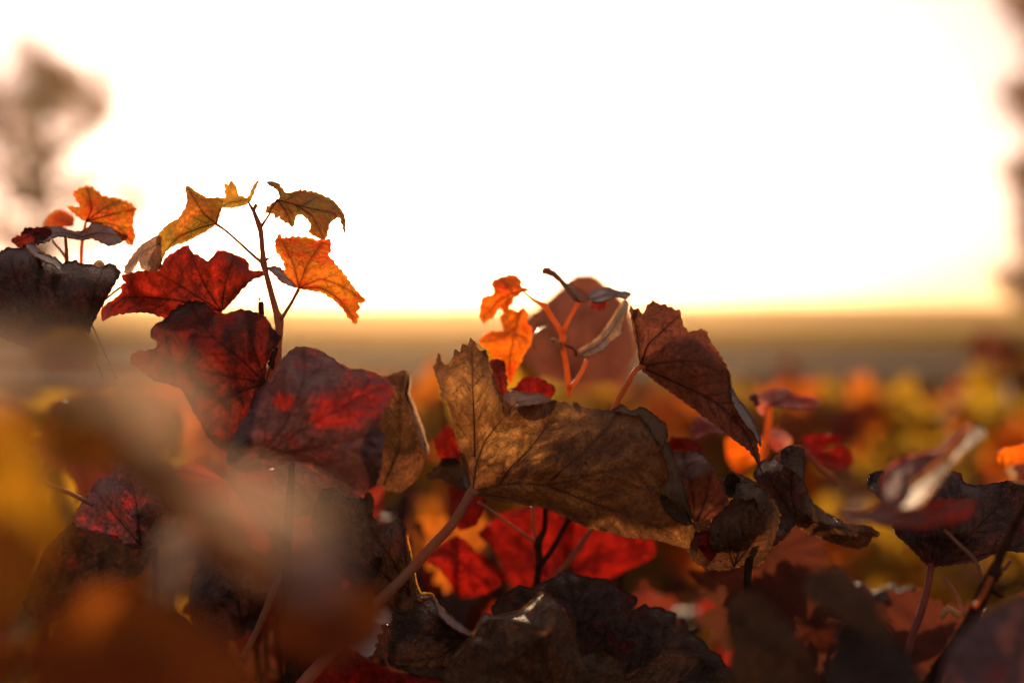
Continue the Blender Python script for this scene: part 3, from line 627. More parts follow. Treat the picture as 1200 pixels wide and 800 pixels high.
# ---- olive dark leaf behind it with a pale rolled rim
t = thing('vine_leaf', 'olive brown leaf with a pale rolled right rim, tucked behind the mauve leaf', 'vine leaf', tuple(P(475, 500, 0.74)))
leaf(t, C3((820,300),(860,280),(900,268),(915,280),(912,320),(908,350),(930,410),(958,480),(972,540),(955,600),(930,640),(880,676),(820,660),(790,620),(800,500),(780,400)),
     0.74, C3((820,300,4),(905,270,6),(908,350,-6),(972,540,2),(880,676,10),(800,500,-8),(870,480,12)), [C3((830,650),(880,520),(880,380),(890,290))], 'dark_brown_leaf', 'vein_dark', 2.6, 1.0, 12, 1.5, vein_r=1.0)
leaf(t, C3((898,270),(914,275),(918,310),(914,345),(938,405),(962,475),(980,540),(972,552),(958,530),(945,480),(922,420),(898,355),(902,310)),
     0.732, C3((898,270,0),(914,275,6),(918,345,8),(980,540,8),(958,540,0),(898,355,0)), [], 'pale_dry_leaf', 'vein_brown', 2.0, 0.5, 12, 1.0, 'rolled_rim', lateral=False)

# ---- the big dry leaf in the middle
t = thing('vine_leaf', 'largest leaf, dry golden brown and cupped, sharp in the middle on a long red stalk', 'vine leaf', tuple(P(553, 577, 0.70)))
leaf(t, C5((178,562),(166,520),(152,480),(140,430),(125,380),(110,310),(97,268),(74,238),(80,225),(68,195),(52,142),(60,128),(68,96),(78,125),(100,137),(116,114),(124,84),(140,94),(148,64),(163,72),(175,46),(190,62),(206,90),(226,86),(238,130),(255,180),(275,235),(288,275),(302,298),(328,276),(380,264),(445,254),(490,258),(540,267),(600,284),(650,290),(700,300),(735,296),(765,330),(800,392),(835,397),(850,430),(870,480),(890,550),(908,610),(920,655),(927,705),(918,742),(890,750),(850,737),(800,722),(740,716),(680,706),(640,694),(580,682),(530,662),(480,637),(420,612),(350,601),(280,591),(220,578)),
     0.70, C5((178,562,0),(125,380,7),(60,130,10),(150,300,-5),(175,48,6),(200,200,-6),(240,130,6),(285,275,13),(240,420,4),(330,274,14),(445,256,17),(600,284,10),(400,400,-2),(520,470,-9),(650,400,-10),(735,296,-4),(800,392,-10),(835,397,4),(700,560,-12),(890,550,4),(925,700,8),(800,722,-2),(600,690,8),(420,612,10),(280,591,6),(350,535,-8),(560,590,-4)),
     [C5((185,558),(250,543),(330,530),(430,538),(520,522),(610,497),(700,482),(790,500),(860,560)), C5((183,552),(195,470),(225,390),(275,325),(300,300)), C5((190,440),(188,330),(182,200),(180,70)), C5((270,538),(310,480),(370,420),(430,340),(450,270)), C5((430,536),(490,480),(560,420),(630,350),(670,300)), C5((430,538),(560,590),(700,640),(850,700)), C5((188,565),(280,578),(380,594))],
     'brown_dry_leaf', 'vein_brown', 2.2, 1.3, 9, 1.7, vein_r=1.4, seed=4.2, spots=[(552,455,48),(690,470,60),(735,485,35),(600,520,36)])
leaf(t, C5((815,560),(830,572),(850,590),(880,612),(905,640),(918,668),(900,672),(870,660),(845,640),(822,612),(812,590)),
     0.688, C5((815,560,0),(850,590,8),(918,668,6),(845,640,-3),(860,625,8)), [], 'charred_leaf', 'vein_dark', 2.0, 1.0, 8, 1.5, 'folded_lobe', 'dark patch in place of a dark hole near the tip', lateral=False)  # dark blade patch stands for a hole, its darkness put into the colour
leaf(t, C5((284,300),(282,250),(292,232),(310,221),(350,228),(400,231),(430,240),(448,252),(420,262),(380,268),(340,276),(312,290),(304,306)),
     0.705, C5((284,300,8),(290,232,10),(350,228,16),(448,252,8),(380,268,0),(304,306,0),(340,250,0)), [C5((300,300),(330,260),(430,244))], 'pale_dry_leaf', 'vein_brown', 2.0, 1.0, 9, 0.9, 'folded_lobe', 'pale lobe tip curled over the top', vein_r=0.7)
leaf(t, C5((650,290),(664,278),(682,268),(698,280),(716,291),(745,276),(775,290),(802,312),(832,338),(832,395),(806,402),(780,380),(764,345),(740,310),(700,300)),
     0.695, C5((650,290,4),(682,270,12),(745,276,10),(832,338,12),(832,395,0),(780,370,-8),(720,300,-2)), [], 'dark_brown_leaf', 'vein_dark', 2.0, 1.3, 9, 1.3, 'folded_lobe', 'dark lobe rolled back at the upper right', lateral=False)
leaf(t, C5((800,392),(836,397),(852,430),(872,480),(892,548),(910,610),(922,652),(908,640),(890,612),(872,600),(850,585),(825,572),(812,560),(838,520),(828,460)),
     0.690, C5((800,392,4),(836,397,10),(922,652,8),(850,585,-6),(830,480,-3)), [], 'brown_dry_leaf', 'vein_brown', 2.2, 0.8, 9, 0.7, 'folded_lobe', lateral=False)
stalk(t, [*C5((200,560,3.0,-1),(190,563,4.4,-1)), *C7((382,38,5.6,-1),(365,70,5.4,-1),(325,135,5.6,-2),(262,203,6.0,-3),(215,256,6.2,-4),(165,308,6.4,-5),(120,352,6.6,-6),(60,415,6.2,-8),(0,482,6.6,-10),(-60,545,7.2,-12),(-110,600,8,-14),(-150,660,8,-16))], 'stalk_red', 'stalk', 0.70, label='long thick reddish stalk running down to the left', sides=14, rough=0.06)

# ---- small orange shoot behind it
t = thing('vine_shoot', 'slender forked orange shoot behind the middle leaf with two glowing orange leaves', 'vine shoot', tuple(P(665, 455, 0.76)))
DM = 0.76
stalk(t, C4((682,600,3.52,0),(678,560,3.36,0),(668,470,3.20,0),(655,400,3.20,0),(652,335,4.16,0),(632,300,3.12,0),(600,250,2.96,0),(575,210,3.52,0),(550,198,2.4,0),(520,180,1.6,0),(485,150,1.1,0)), 'stalk_orange', 'cane', DM)
stalk(t, C4((652,330,2.72,0),(672,285,2.56,0),(695,240,2.40,0),(722,192,2.72,0)), 'stalk_orange', 'stalk', DM)
stalk(t, C4((675,570,3.04,0),(712,530,2.56,0),(740,480,2.40,0),(755,440,2.08,0)), 'stalk_orange', 'stalk', DM)
stalk(t, C4((655,400,1.60,0),(630,372,3.20,0),(610,355,2.56,-2),(600,365,1.44,-4)), 'pale' if 0 else 'straw', 'tendril', DM)
stalk(t, C4((630,368,1.76,0),(665,378,2.40,0),(700,395,2.00,0),(712,425,2.56,0)), 'stalk_pink', 'tendril', DM)
stalk(t, C4((534,395,2.08,0),(532,350,3.36,0),(560,318,3.20,2),(590,300,1.60,4)), 'straw', 'tendril', 0.8)
leaf(t, C4((350,115),(375,95),(430,79),(465,90),(476,110),(480,132),(512,141),(472,160),(446,180),(422,222),(402,242),(396,225),(374,226),(354,262),(315,282),(298,262),(300,220),(314,176),(345,166),(362,155)),
     0.765, C4((350,115,0),(430,79,8),(510,140,-2),(402,242,0),(300,260,-6),(400,160,-6)), [C4((505,142),(440,160),(380,190),(310,270)), C4((440,160),(420,120),(390,95)), C4((460,152),(425,190),(402,238))], 'vivid_orange', 'vein_orange', 2.4, 1.6, 10, 1.0, 'leaf', 'upper glowing orange leaf', vein_r=0.9)
leaf(t, C4((385,266),(408,228),(430,222),(460,236),(490,220),(502,250),(500,285),(520,310),(520,370),(490,412),(470,460),(450,490),(430,540),(416,520),(410,470),(390,440),(350,432),(338,400),(300,376),(300,355),(340,322),(400,318)),
     0.77, C4((385,266,4),(490,220,4),(520,340,0),(430,540,6),(300,365,-8),(430,360,-4)), [C4((470,225),(450,320),(430,420),(425,520)), C4((455,300),(390,350),(310,365)), C4((450,330),(490,350),(512,370))], 'vivid_orange', 'vein_orange', 2.4, 1.6, 10, 1.2, 'leaf', 'lower glowing orange leaf', vein_r=0.9)
leaf(t, C4((335,452),(365,440),(402,446),(412,500),(416,555),(405,640),(370,560),(345,510)), 0.75, None, [C4((405,620),(385,530),(365,450))], 'deep_red_leaf', 'vein_red', 2.4, 1.5, 9, 1.2, 'leaf', 'small dark red leaf low down', vein_r=0.8)
leaf(t, C4((405,575),(448,562),(470,535),(492,513),(530,520),(548,518),(572,530),(618,562),(604,605),(560,640),(480,640),(430,600)), 0.75, None, [C4((500,635),(510,570),(500,520)), C4((500,635),(560,580),(600,565))], 'red_leaf', 'vein_red', 2.4, 1.5, 9, 1.2, 'leaf', 'red leaf peeping over the middle leaf', vein_r=0.8)
leaf(t, C4((563,70),(572,49),(598,54),(638,82),(668,118),(690,105),(722,140),(762,165),(764,190),(732,195),(700,186),(672,150),(640,112),(602,84)),
     0.755, C4((563,70,0),(580,49,4),(690,105,14),(764,178,4),(700,186,-8),(640,105,-4)), [C4((722,192),(680,140),(620,80),(575,60))], 'red_brown_leaf', 'vein_dark', 2.2, 1.0, 9, 1.4, 'leaf', 'small leaf rolled to a brown strip at the top', vein_r=0.9)
leaf(t, C4((758,168),(790,140),(840,129),(880,146),(942,156),(926,182),(880,172),(842,188),(800,200),(775,190)),
     0.75, C4((758,168,0),(790,140,10),(840,129,14),(940,156,6),(926,182,-2),(800,200,-10)), [C4((765,185),(830,165),(930,160))], 'grey_mauve_leaf', 'vein_brown', 2.2, 1.2, 9, 1.6, 'folded_lobe', 'grey lobe of the rolled leaf', vein_r=0.8)
leaf(t, C4((768,202),(800,198),(838,190),(832,222),(812,232),(798,218),(775,226)), 0.765, None, [], 'red_leaf', 'vein_red', 2.2, 1.2, 9, 1.0, 'leaf', 'small red lobe hanging below', lateral=False)
leaf(t, C4((718,402),(758,380),(800,350),(840,300),(878,240),(915,186),(934,196),(925,240),(900,312),(905,330),(870,352),(832,392),(792,415),(745,428)),
     0.75, C4((718,402,0),(800,350,12),(915,186,10),(934,196,2),(870,352,-8),(745,428,-8),(840,330,0)), [C4((735,415),(800,380),(860,320),(925,205))], 'pale_dry_leaf', 'vein_brown', 2.2, 1.0, 9, 1.4, 'leaf', 'pale papery leaf rolled lengthwise', vein_r=0.9)

# ---- red brown leaf on the right of centre
t = thing('vine_leaf', 'pointed red brown leaf tilting down to the right on an orange stalk, right of centre', 'vine leaf', tuple(P(750, 425, 0.71)))
leaf(t, C6((40,84),(48,94),(60,92),(75,106),(86,80),(94,78),(101,71),(114,82),(131,80),(138,88),(150,90),(158,96),(171,95),(175,120),(182,142),(192,152),(208,151),(225,145),(240,154),(250,180),(270,206),(290,240),(298,270),(301,300),(312,332),(337,370),(360,405),(372,450),(384,522),(370,490),(350,462),(310,432),(270,400),(230,372),(200,347),(150,312),(110,282),(70,249),(62,200),(50,150)),
     0.712, C6((40,84,6),(101,71,10),(171,95,6),(66,240,0),(130,180,-8),(225,145,6),(300,290,8),(220,260,-6),(384,520,0),(310,432,4),(150,312,6)), [C6((68,244),(85,190),(125,150),(168,110)), C6((68,244),(60,170),(48,96)), C6((68,244),(150,230),(215,230),(285,260)), C6((68,244),(170,290),(270,340),(345,420),(380,515))], 'red_brown_leaf', 'vein_dark', 2.2, 1.8, 9, 1.0, vein_r=1.3)
leaf(t, C6((292,250),(300,262),(306,300),(325,330),(352,365),(378,420),(380,450),(360,415),(335,385),(312,345),(300,310)), 0.72, C6((292,250,0),(306,300,8),(380,440,4),(335,385,-4)), [], 'grey_mauve_leaf', 'vein_dark', 2.2, 1, 9, 1, 'folded_lobe', lateral=False)
stalk(t, C6((80,247,2.4,0),(68,243,3.0,0),(55,252,3.2,0),(38,280,3.3,2),(20,312,3.4,4),(0,348,3.4,6),(-25,400,3.4,8)), 'stalk_orange', 'stalk', 0.712)

# ---- the crumpled dark leaves right of the middle leaf
t = thing('vine_leaf', 'wrinkled pinkish brown leaf wedged behind the right end of the middle leaf', 'vine leaf', tuple(P(825, 590, 0.73)))
leaf(t, C9((160,300),(182,288),(200,300),(230,295),(262,298),(300,325),(330,365),(332,395),(350,420),(378,485),(370,560),(300,600),(240,600),(215,520),(190,440),(175,370)),
     0.735, C9((160,300,6),(262,298,10),(332,380,2),(378,485,8),(300,600,0),(215,520,-8),(260,400,-12),(300,460,6)), [C9((250,590),(240,470),(220,380),(200,305)), C9((250,590),(290,480),(310,380)), C9((250,590),(330,510),(372,480))], 'mauve_leaf' if 0 else 'red_brown_leaf', 'vein_dark', 2.2, 1.6, 9, 2.2, vein_r=1.1)
t = thing('vine_leaf', 'crumpled dark leaf curled into a hood with a golden lit edge beside the middle leaf', 'vine leaf', tuple(P(860, 640, 0.70)))
leaf(t, C9((355,400),(375,382),(395,375),(430,388),(470,408),(510,432),(530,460),(560,500),(580,540),(575,580),(540,680),(500,740),(440,740),(360,758),(290,752),(235,715),(220,680),(240,640),(250,610),(300,600),(320,560),(370,510),(400,480),(370,470),(355,430)),
     0.70, C9((355,400,8),(395,375,12),(510,432,10),(580,540,14),(520,560,-8),(440,500,-12),(370,510,2),(240,640,4),(300,752,10),(400,640,-14),(500,740,8),(400,430,2),(300,680,-6)), [C9((400,745),(440,640),(500,560),(520,450)), C9((400,745),(480,640),(550,520)), C9((400,745),(370,650),(340,570))], 'dark_brown_leaf', 'vein_brown', 2.2, 1.6, 10, 2.6, vein_r=1.2)
leaf(t, C9((410,425),(440,412),(480,425),(515,440),(532,468),(528,500),(500,530),(490,500),(478,482),(450,488),(425,480),(395,490),(405,460)),
     0.688, C9((410,425,6),(480,425,12),(532,480,6),(500,525,-4),(450,485,-8),(395,490,-2),(450,450,2)), [], 'dark_brown_leaf', 'vein_brown', 1.8, 1.6, 7, 3.0, 'curled_edge', lateral=False)
leaf(t, C9((375,388),(395,378),(415,388),(425,410),(418,440),(395,465),(372,458),(362,425)), 0.692, C9((375,388,0),(415,388,4),(395,465,2),(395,420,14)), [], 'charred_leaf', 'vein_dark', 1.8, 1, 8, 2, 'curled_edge', lateral=False)
leaf(t, C9((262,625),(285,612),(310,618),(325,650),(328,700),(305,722),(282,700),(262,665)), 0.69, None, [], 'red_leaf', 'vein_dark', 2, 1.6, 8, 2, 'lobe', 'blood red lobe low on the left', lateral=False)
leaf(t, C9((238,575),(270,572),(305,562),(310,578),(290,590),(310,602),(270,598),(245,595)), 0.70, C9((238,575,6),(305,562,8),(310,602,-6),(245,595,-6)), [], 'amber_leaf', 'vein_brown', 1.8, 0.8, 8, 1.5, 'curled_edge', 'golden lit curled tip', lateral=False)
stalk(t, C8((90,420,5,4),(85,480,5,3),(82,530,4.5,0),(90,575,5,-3),(95,610,5,-5)), 'stalk_dark', 'stalk')
t = thing('vine_leaf', 'black brown withered leaf with a long rolled tail pointing right', 'vine leaf', tuple(P(940, 590, 0.72)))
leaf(t, C6((362,530),(382,490),(402,485),(420,470),(445,453),(470,445),(490,455),(494,490),(490,530),(502,572),(482,602),(480,640),(440,690),(405,712),(415,650),(420,600),(395,570)),
     0.725, C6((362,530,6),(382,490,10),(450,455,2),(492,460,14),(460,520,-8),(500,572,4),(440,690,2),(410,712,8),(425,600,8)), [C6((475,640),(460,560),(470,450)), C6((475,640),(430,580),(385,495))], 'purple_black_leaf', 'vein_dark', 2.4, 1.5, 10, 2.2, vein_r=1.1)
leaf(t, C6((418,480),(440,455),(470,445),(492,455),(496,500),(492,540),(470,520),(440,500)), 0.715, C6((418,480,0),(470,445,8),(496,500,6),(460,510,-6)), [], 'grey_mauve_leaf' if 0 else 'dark_brown_leaf', 'vein_dark', 2.2, 1, 10, 2, 'folded_lobe', lateral=False)
leaf(t, C6((485,610),(490,580),(500,568),(520,600),(560,628),(610,650),(665,658),(692,680),(668,690),(662,704),(640,717),(590,706),(530,686),(490,668),(472,645)),
     0.715, C6((490,580,8),(560,628,10),(665,658,8),(692,680,2),(640,717,8),(540,688,6),(475,645,2),(560,660,-10),(620,682,-10),(500,630,-8)), [C6((485,640),(560,655),(680,685))], 'dark_brown_leaf', 'vein_brown', 2.0, 1.2, 9, 2.0, 'rolled_tail', vein_r=1.0)

# ---- little red leaves behind the crumpled ones
t = thing('vine_shoot', 'small pinkish red leaves on an orange stalk beyond the red brown pointed leaf', 'vine shoot', tuple(P(905, 500, 0.83)))
leaf(t, C6((368,330),(378,316),(402,304),(440,300),(480,318),(520,322),(536,342),(520,352),(490,352),(440,350),(402,345),(385,372),(372,350)),
     0.83, C6((368,330,-6),(402,304,14),(520,322,8),(536,342,0),(440,350,-12),(385,372,-6)), [C6((395,350),(450,325),(530,340))], 'pink_leaf', 'vein_red', 2.6, 1.4, 10, 1.6, 'leaf', vein_r=1.0)
leaf(t, C6((490,430),(520,422),(560,418),(592,425),(585,440),(555,445),(540,462),(560,460),(590,450),(618,470),(620,495),(590,512),(560,508),(530,495),(500,470)),
     0.86, None, [C6((500,460),(560,480),(610,490)), C6((500,450),(550,435),(585,430))], 'red_leaf', 'vein_red', 2.6, 1.5, 10, 1.6, 'leaf', 'vivid red leaf of two lobes', vein_r=1.0)
leaf(t, C6((198,400),(215,370),(250,388),(292,408),(282,418),(250,415),(215,430),(200,420)), 0.80, C6((198,400,0),(215,370,8),(292,410,6),(215,430,-6)), [C6((200,412),(240,400),(288,412))], 'pink_leaf', 'vein_red', 2.4, 1, 9, 1.4, 'leaf', 'pale pink edged leaf', vein_r=0.8)
leaf(t, C6((135,445),(150,428),(185,430),(215,440),(225,465),(190,475),(150,470)), 0.80, None, [], 'red_leaf', 'vein_red', 2.4, 1.6, 9, 1.4, 'leaf', lateral=False)
leaf(t, C6((400,415),(425,405),(450,420),(462,440),(440,470),(410,450)), 0.88, None, [], 'pink_leaf', 'vein_red', 2.6, 1, 9, 1.4, 'leaf', lateral=False)
leaf(t, C6((290,432),(320,425),(345,440),(390,430),(392,470),(350,500),(320,520),(298,490)), 0.95, None, [], 'vivid_orange', 'vein_orange', 2.8, 1, 9, 1.4, 'leaf', 'yellow orange leaf', lateral=False)
stalk(t, C6((402,345,3.4,0),(402,380,3.8,0),(396,420,3.8,0),(385,470,3.4,0),(380,560,3,0)), 'stalk_orange', 'cane', 0.84)
stalk(t, C6((500,465,2.4,0),(540,510,2.4,0),(585,545,3.0,0)), 'stalk_red', 'stalk', 0.85)
stalk(t, C6((355,330,4,0),(365,315,3,0),(372,345,3,0)), 'stalk_pink', 'tendril', 0.8)

# ---- blurred near leaf at the right and the dark veined one behind it
t = thing('vine_leaf', 'out of focus pinkish leaf with a rolled yellow edge before the dark veined leaf', 'vine leaf', tuple(P(1080, 580, 0.50)))
leaf(t, C8((332,340),(370,345),(410,335),(440,310),(440,270),(462,222),(500,198),(560,182),(600,175),(640,140),(670,108),(700,112),(720,135),(690,160),(650,190),(620,232),(580,272),(560,302),(545,330),(500,350),(450,365),(400,368),(350,360)),
     0.53, C8((332,340,-4),(440,270,10),(560,182,14),(700,112,18),(650,190,2),(560,300,-10),(450,365,-14),(500,260,0)), [C8((500,350),(560,260),(640,180),(700,125))], 'pale_dry_leaf' if 0 else 'pink_leaf', 'vein_brown', 3, 1, 12, 1.0, vein_r=1.0, roll=1.5)
leaf(t, C8((480,330),(520,270),(580,220),(640,165),(680,112),(708,118),(718,140),(650,192),(610,240),(570,290),(540,325)), 0.515, C8((480,330,0),(600,200,8),(708,118,10),(610,240,-6)), [], 'ochre_leaf', 'vein_brown', 3, .6, 12, 1, 'rolled_rim', lateral=False, roll=0)
leaf(t, C8((400,352),(470,345),(550,325),(620,316),(690,318),(680,350),(620,380),(560,388),(480,385),(430,375)), 0.54, C8((400,352,0),(550,325,8),(690,318,8),(560,388,-6)), [], 'deep_red_leaf', 'vein_red', 3, .8, 12, 1, 'folded_lobe', lateral=False)
t = thing('vine_leaf', 'dark grey purple veined leaf with red veins on a pinkish stalk at the right', 'vine leaf', tuple(P(1092, 662, 0.68)))
leaf(t, C8((404,266),(410,245),(440,233),(452,245),(470,262),(520,262),(560,240),(620,232),(655,240),(660,262),(700,272),(760,262),(800,258),(870,262),(890,420),(830,450),(770,445),(700,472),(640,482),(572,488),(540,460),(505,425),(478,400),(460,350),(430,300)),
     0.685, C8((404,266,0),(520,262,10),(655,240,8),(870,262,4),(830,450,6),(572,488,0),(650,360,-12),(500,350,4),(760,360,4)), [C8((573,485),(590,400),(640,300),(652,250)), C8((573,485),(530,400),(480,300)), C8((573,485),(680,400),(780,300),(800,265)), C8((573,485),(700,460),(850,420)), C8((573,485),(520,430),(470,370))], 'purple_black_leaf', 'vein_red', 2.6, 1.5, 9, 1.6, vein_r=1.1)
leaf(t, C8((404,266),(410,242),(446,232),(450,262),(440,300),(415,285)), 0.675, C8((404,266,0),(446,232,8),(440,300,-4)), [], 'charred_leaf', 'vein_dark', 2.2, 1, 9, 2, 'curled_edge', lateral=False)
stalk(t, C8((575,478,3.6,-1),(572,500,4.2,-1),(562,560,4.4,-2),(545,615,4.6,-3),(530,655,4.6,-4),(505,740,4.6,-5)), 'stalk_pink', 'stalk', 0.685)

t = thing('vine_leaf', 'small orange and cream leaf cut by the right edge above the dark twig', 'vine leaf', tuple(P(1190, 545, 0.60)))
leaf(t, C8((752,185),(770,170),(800,168),(860,150),(880,250),(830,262),(790,250),(775,225),(758,215)), 0.60, None, [], 'vivid_orange', 'vein_orange', 3, 1, 10, 1.2)
leaf(t, C8((772,232),(800,215),(860,215),(870,262),(820,262),(790,255)), 0.59, None, [], 'pale_dry_leaf', 'vein_orange', 3, 1, 10, 1.2, 'folded_lobe', lateral=False)

t = thing('cane', 'dark knobbly cane slanting down to the left in the lower right corner', 'cane', tuple(P(1150, 690, 0.62)))
stalk(t, C8((870,240,3.5,0),(823,332,3.8,0),(800,375,4.2,0),(775,425,4.6,0),(755,470,5.5,0),(742,510,8.5,0),(728,530,7,0),(700,590,7.5,0),(668,650,7.5,0),(640,695,8.5,0),(600,752,8,0),(560,820,9,0)), 'stalk_dark', 'cane_wood', 0.62, rough=0.3)
stalk(t, C8((735,515,3.2,0),(715,560,3.2,0),(690,598,3.0,0)), 'stalk_orange', 'stalk', 0.61)
stalk(t, C8((745,500,3,0),(770,495,2.6,0),(790,470,2,0)), 'stalk_pink', 'stalk', 0.62)
stalk(t, C8((720,540,3.5,0),(750,560,3,0),(765,568,2,0)), 'stalk_dark', 'bud', 0.62)
stalk(t, C8((650,620,4,0),(620,600,4,0),(600,625,3,0)), 'straw', 'tendril', 0.66)
stalk(t, C8((665,620,2.4,0),(640,560,2.4,4),(610,520,2,8)), 'stalk_red', 'stalk', 0.66)
stalk(t, C8((720,560,2.4,0),(690,470,2.4,2),(650,430,2.2,4),(610,390,1.8,8)), 'stalk_red', 'stalk', 0.64)

# ---- bottom centre leaves
t = thing('vine_leaf', 'small dark leaf with a saw toothed left edge, lowest beside the long red stalk', 'vine leaf', tuple(P(500, 740, 0.69)))
leaf(t, C7((96,516),(104,500),(100,488),(112,478),(104,460),(124,452),(116,430),(138,428),(152,418),(150,398),(172,396),(205,388),(215,362),(245,352),(272,350),(290,395),(320,430),(350,450),(380,465),(345,520),(322,582),(290,588),(230,576),(180,562),(146,552),(138,535)),
     0.69, C7((96,516,6),(120,430,4),(245,352,8),(290,395,0),(380,465,8),(322,582,0),(220,480,-10),(180,560,-4)), [C7((370,470),(280,460),(190,450),(125,430)), C7((370,470),(290,520),(200,535),(140,535)), C7((370,470),(290,420),(240,365))], 'charred_leaf', 'vein_dark', 2.2, 1.2, 9, 1.4, vein_r=1.1)
leaf(t, C7((140,545),(180,530),(240,528),(300,540),(318,560),(316,582),(290,588),(230,576),(180,562)), 0.68, C7((140,545,6),(240,528,10),(318,582,-4),(230,576,-4)), [], 'dark_brown_leaf', 'vein_dark', 2.2, 1, 9, 1.4, 'curled_edge', lateral=False)
leaf(t, C7((268,345),(290,372),(330,410),(380,450),(385,465),(350,452),(315,428),(285,395)), 0.685, C7((268,345,6),(330,410,6),(385,460,2),(315,428,-6)), [], 'grey_mauve_leaf', 'vein_dark', 2.2, .6, 9, 1, 'curled_edge', lateral=False)
t = thing('vine_leaf', 'dark brown leaf with a pale raised ridge at the bottom centre', 'vine leaf', tuple(P(640, 790, 0.66)))
leaf(t, C7((320,530),(345,500),(385,455),(405,420),(418,397),(440,402),(465,400),(520,388),(545,372),(562,355),(582,334),(605,338),(640,368),(680,420),(692,480),(702,520),(740,512),(770,508),(800,530),(822,560),(835,640),(600,680),(300,680),(290,600)),
     0.66, C7((320,530,6),(418,397,10),(520,388,4),(582,334,12),(692,480,6),(770,508,10),(835,640,4),(300,680,0),(480,480,-10),(600,450,-14),(560,620,-8)), [C7((640,660),(600,540),(560,440),(575,345)), C7((640,660),(520,560),(430,450),(420,400)), C7((640,660),(700,590),(765,520))], 'dark_brown_leaf', 'vein_brown', 2.4, 1.2, 10, 1.6, vein_r=1.2)
leaf(t, C7((416,396),(440,402),(465,399),(520,388),(545,371),(562,354),(582,333),(600,338),(585,360),(560,385),(530,402),(480,412),(440,416),(412,432),(392,465),(360,500),(330,528),(322,526),(345,498),(385,455)),
     0.65, C7((416,396,6),(520,388,6),(582,333,6),(560,385,-5),(440,416,-5),(330,528,-5),(345,498,2)), [], 'brown_dry_leaf', 'vein_brown', 2.0, .8, 10, 1.4, 'curled_edge', 'pale lit ridge', lateral=False)
t = thing('vine_leaf', 'broad blackish leaf with a saw toothed right edge, behind the ridged bottom leaf', 'vine leaf', tuple(P(740, 740, 0.72)))
leaf(t, C7((440,385),(460,355),(485,338),(520,314),(560,322),(590,305),(625,290),(655,270),(700,285),(740,292),(780,295),(800,310),(820,325),(866,350),(862,372),(848,388),(868,380),(888,368),(905,380),(928,376),(955,388),(982,395),(978,425),(1010,432),(1018,448),(1045,465),(1066,482),(1076,500),(1112,520),(1120,540),(1145,560),(1166,575),(1172,660),(800,700),(560,560),(460,430)),
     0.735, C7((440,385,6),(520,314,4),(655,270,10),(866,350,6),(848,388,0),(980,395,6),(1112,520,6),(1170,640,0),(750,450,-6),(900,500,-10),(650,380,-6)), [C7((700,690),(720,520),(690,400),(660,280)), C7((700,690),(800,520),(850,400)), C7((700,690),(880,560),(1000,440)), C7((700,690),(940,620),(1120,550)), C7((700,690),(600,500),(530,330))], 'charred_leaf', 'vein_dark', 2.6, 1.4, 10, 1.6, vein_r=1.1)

# ---- red leaves and bare stalks behind, under the middle leaf
t = thing('vine_leaf', 'large glowing scarlet leaf under the big dry one, crossed by bare stalks', 'vine leaf', tuple(P(650, 690, 0.86)))
leaf(t, C7((400,165),(440,125),(470,105),(560,80),(620,70),(680,80),(740,110),(820,150),(910,180),(915,230),(820,275),(760,305),(640,330),(560,330),(480,300),(470,250),(440,200)), 0.86, None, [C7((620,320),(560,220),(470,140)), C7((620,320),(640,200),(650,90)), C7((620,320),(740,230),(880,200))], 'red_leaf', 'vein_red', 3, 1.2, 11, 2, vein_r=1.1)
t = thing('vine_leaf', 'dark scarlet leaf just right of the long red stalk', 'vine leaf', tuple(P(540, 650, 0.82)))
leaf(t, C7((235,240),(270,210),(300,188),(340,168),(370,190),(400,220),(430,240),(472,282),(470,312),(440,330),(400,345),(350,350),(320,310),(280,260)), 0.81, None, [C7((440,320),(370,260),(300,210))], 'red_leaf', 'vein_red', 3, 1.2, 11, 2, vein_r=1.1)
t = thing('vine_leaf', 'small bright red leaf behind the joint of the long red stalk', 'vine leaf', tuple(P(545, 600, 0.8)))
leaf(t, C7((318,30),(350,20),(400,30),(420,75),(400,130),(375,145),(345,152),(320,110),(322,70)), 0.80, None, [C7((350,150),(350,100),(340,35))], 'red_leaf', 'vein_red', 3, 1, 11, 1.5, vein_r=1.0)
t = thing('vine_leaf', 'frilly red leaf with golden flecks left of the middle leaf', 'vine leaf', tuple(P(530, 530, 0.77)))
CX = lambda *p: crop(400,430,3.81,p)
leaf(t, CX((415,320),(440,300),(450,268),(475,260),(500,275),(540,300),(560,420),(520,410),(480,415),(440,400),(420,360)), 0.77, None, [CX((530,410),(490,340),(470,270))], 'red_leaf', 'vein_red', 2.4, 2.2, 8, 2, vein_r=1.0)
leaf(t, CX((378,485),(400,470),(440,430),(450,405),(520,410),(570,500),(575,560),(520,540),(480,515),(430,498),(395,500)), 0.762, None, [], 'charred_leaf', 'vein_dark', 2.4, 1.4, 8, 2, 'folded_lobe', lateral=False)
t = thing('vine_shoot', 'dark forked bare stalks in front of the scarlet leaf', 'vine shoot', tuple(P(630, 690, 0.78)))
stalk(t, C7((560,400,5,0),(572,310,4.2,0),(580,240,4,0),(576,190,5,0),(595,150,3.2,0),(598,80,3,0)), 'stalk_dark', 'cane', 0.78)
stalk(t, C7((584,255,3.4,0),(620,205,3.4,0),(650,150,3.2,0),(675,105,3,0)), 'stalk_dark', 'stalk', 0.78)
stalk(t, C7((574,190,2,0),(565,150,2.2,0),(560,80,2.2,0)), 'stalk_red', 'stalk', 0.79)
stalk(t, C7((575,192,2,0),(500,140,1.6,-4),(430,90,1.6,-8),(400,70,1.6,-10)), 'stalk_red', 'stalk', 0.78)
stalk(t, C7((590,320,3,0),(650,265,3.2,4),(700,195,3.2,8),(735,145,3,12)), 'stalk_red', 'stalk', 0.82)

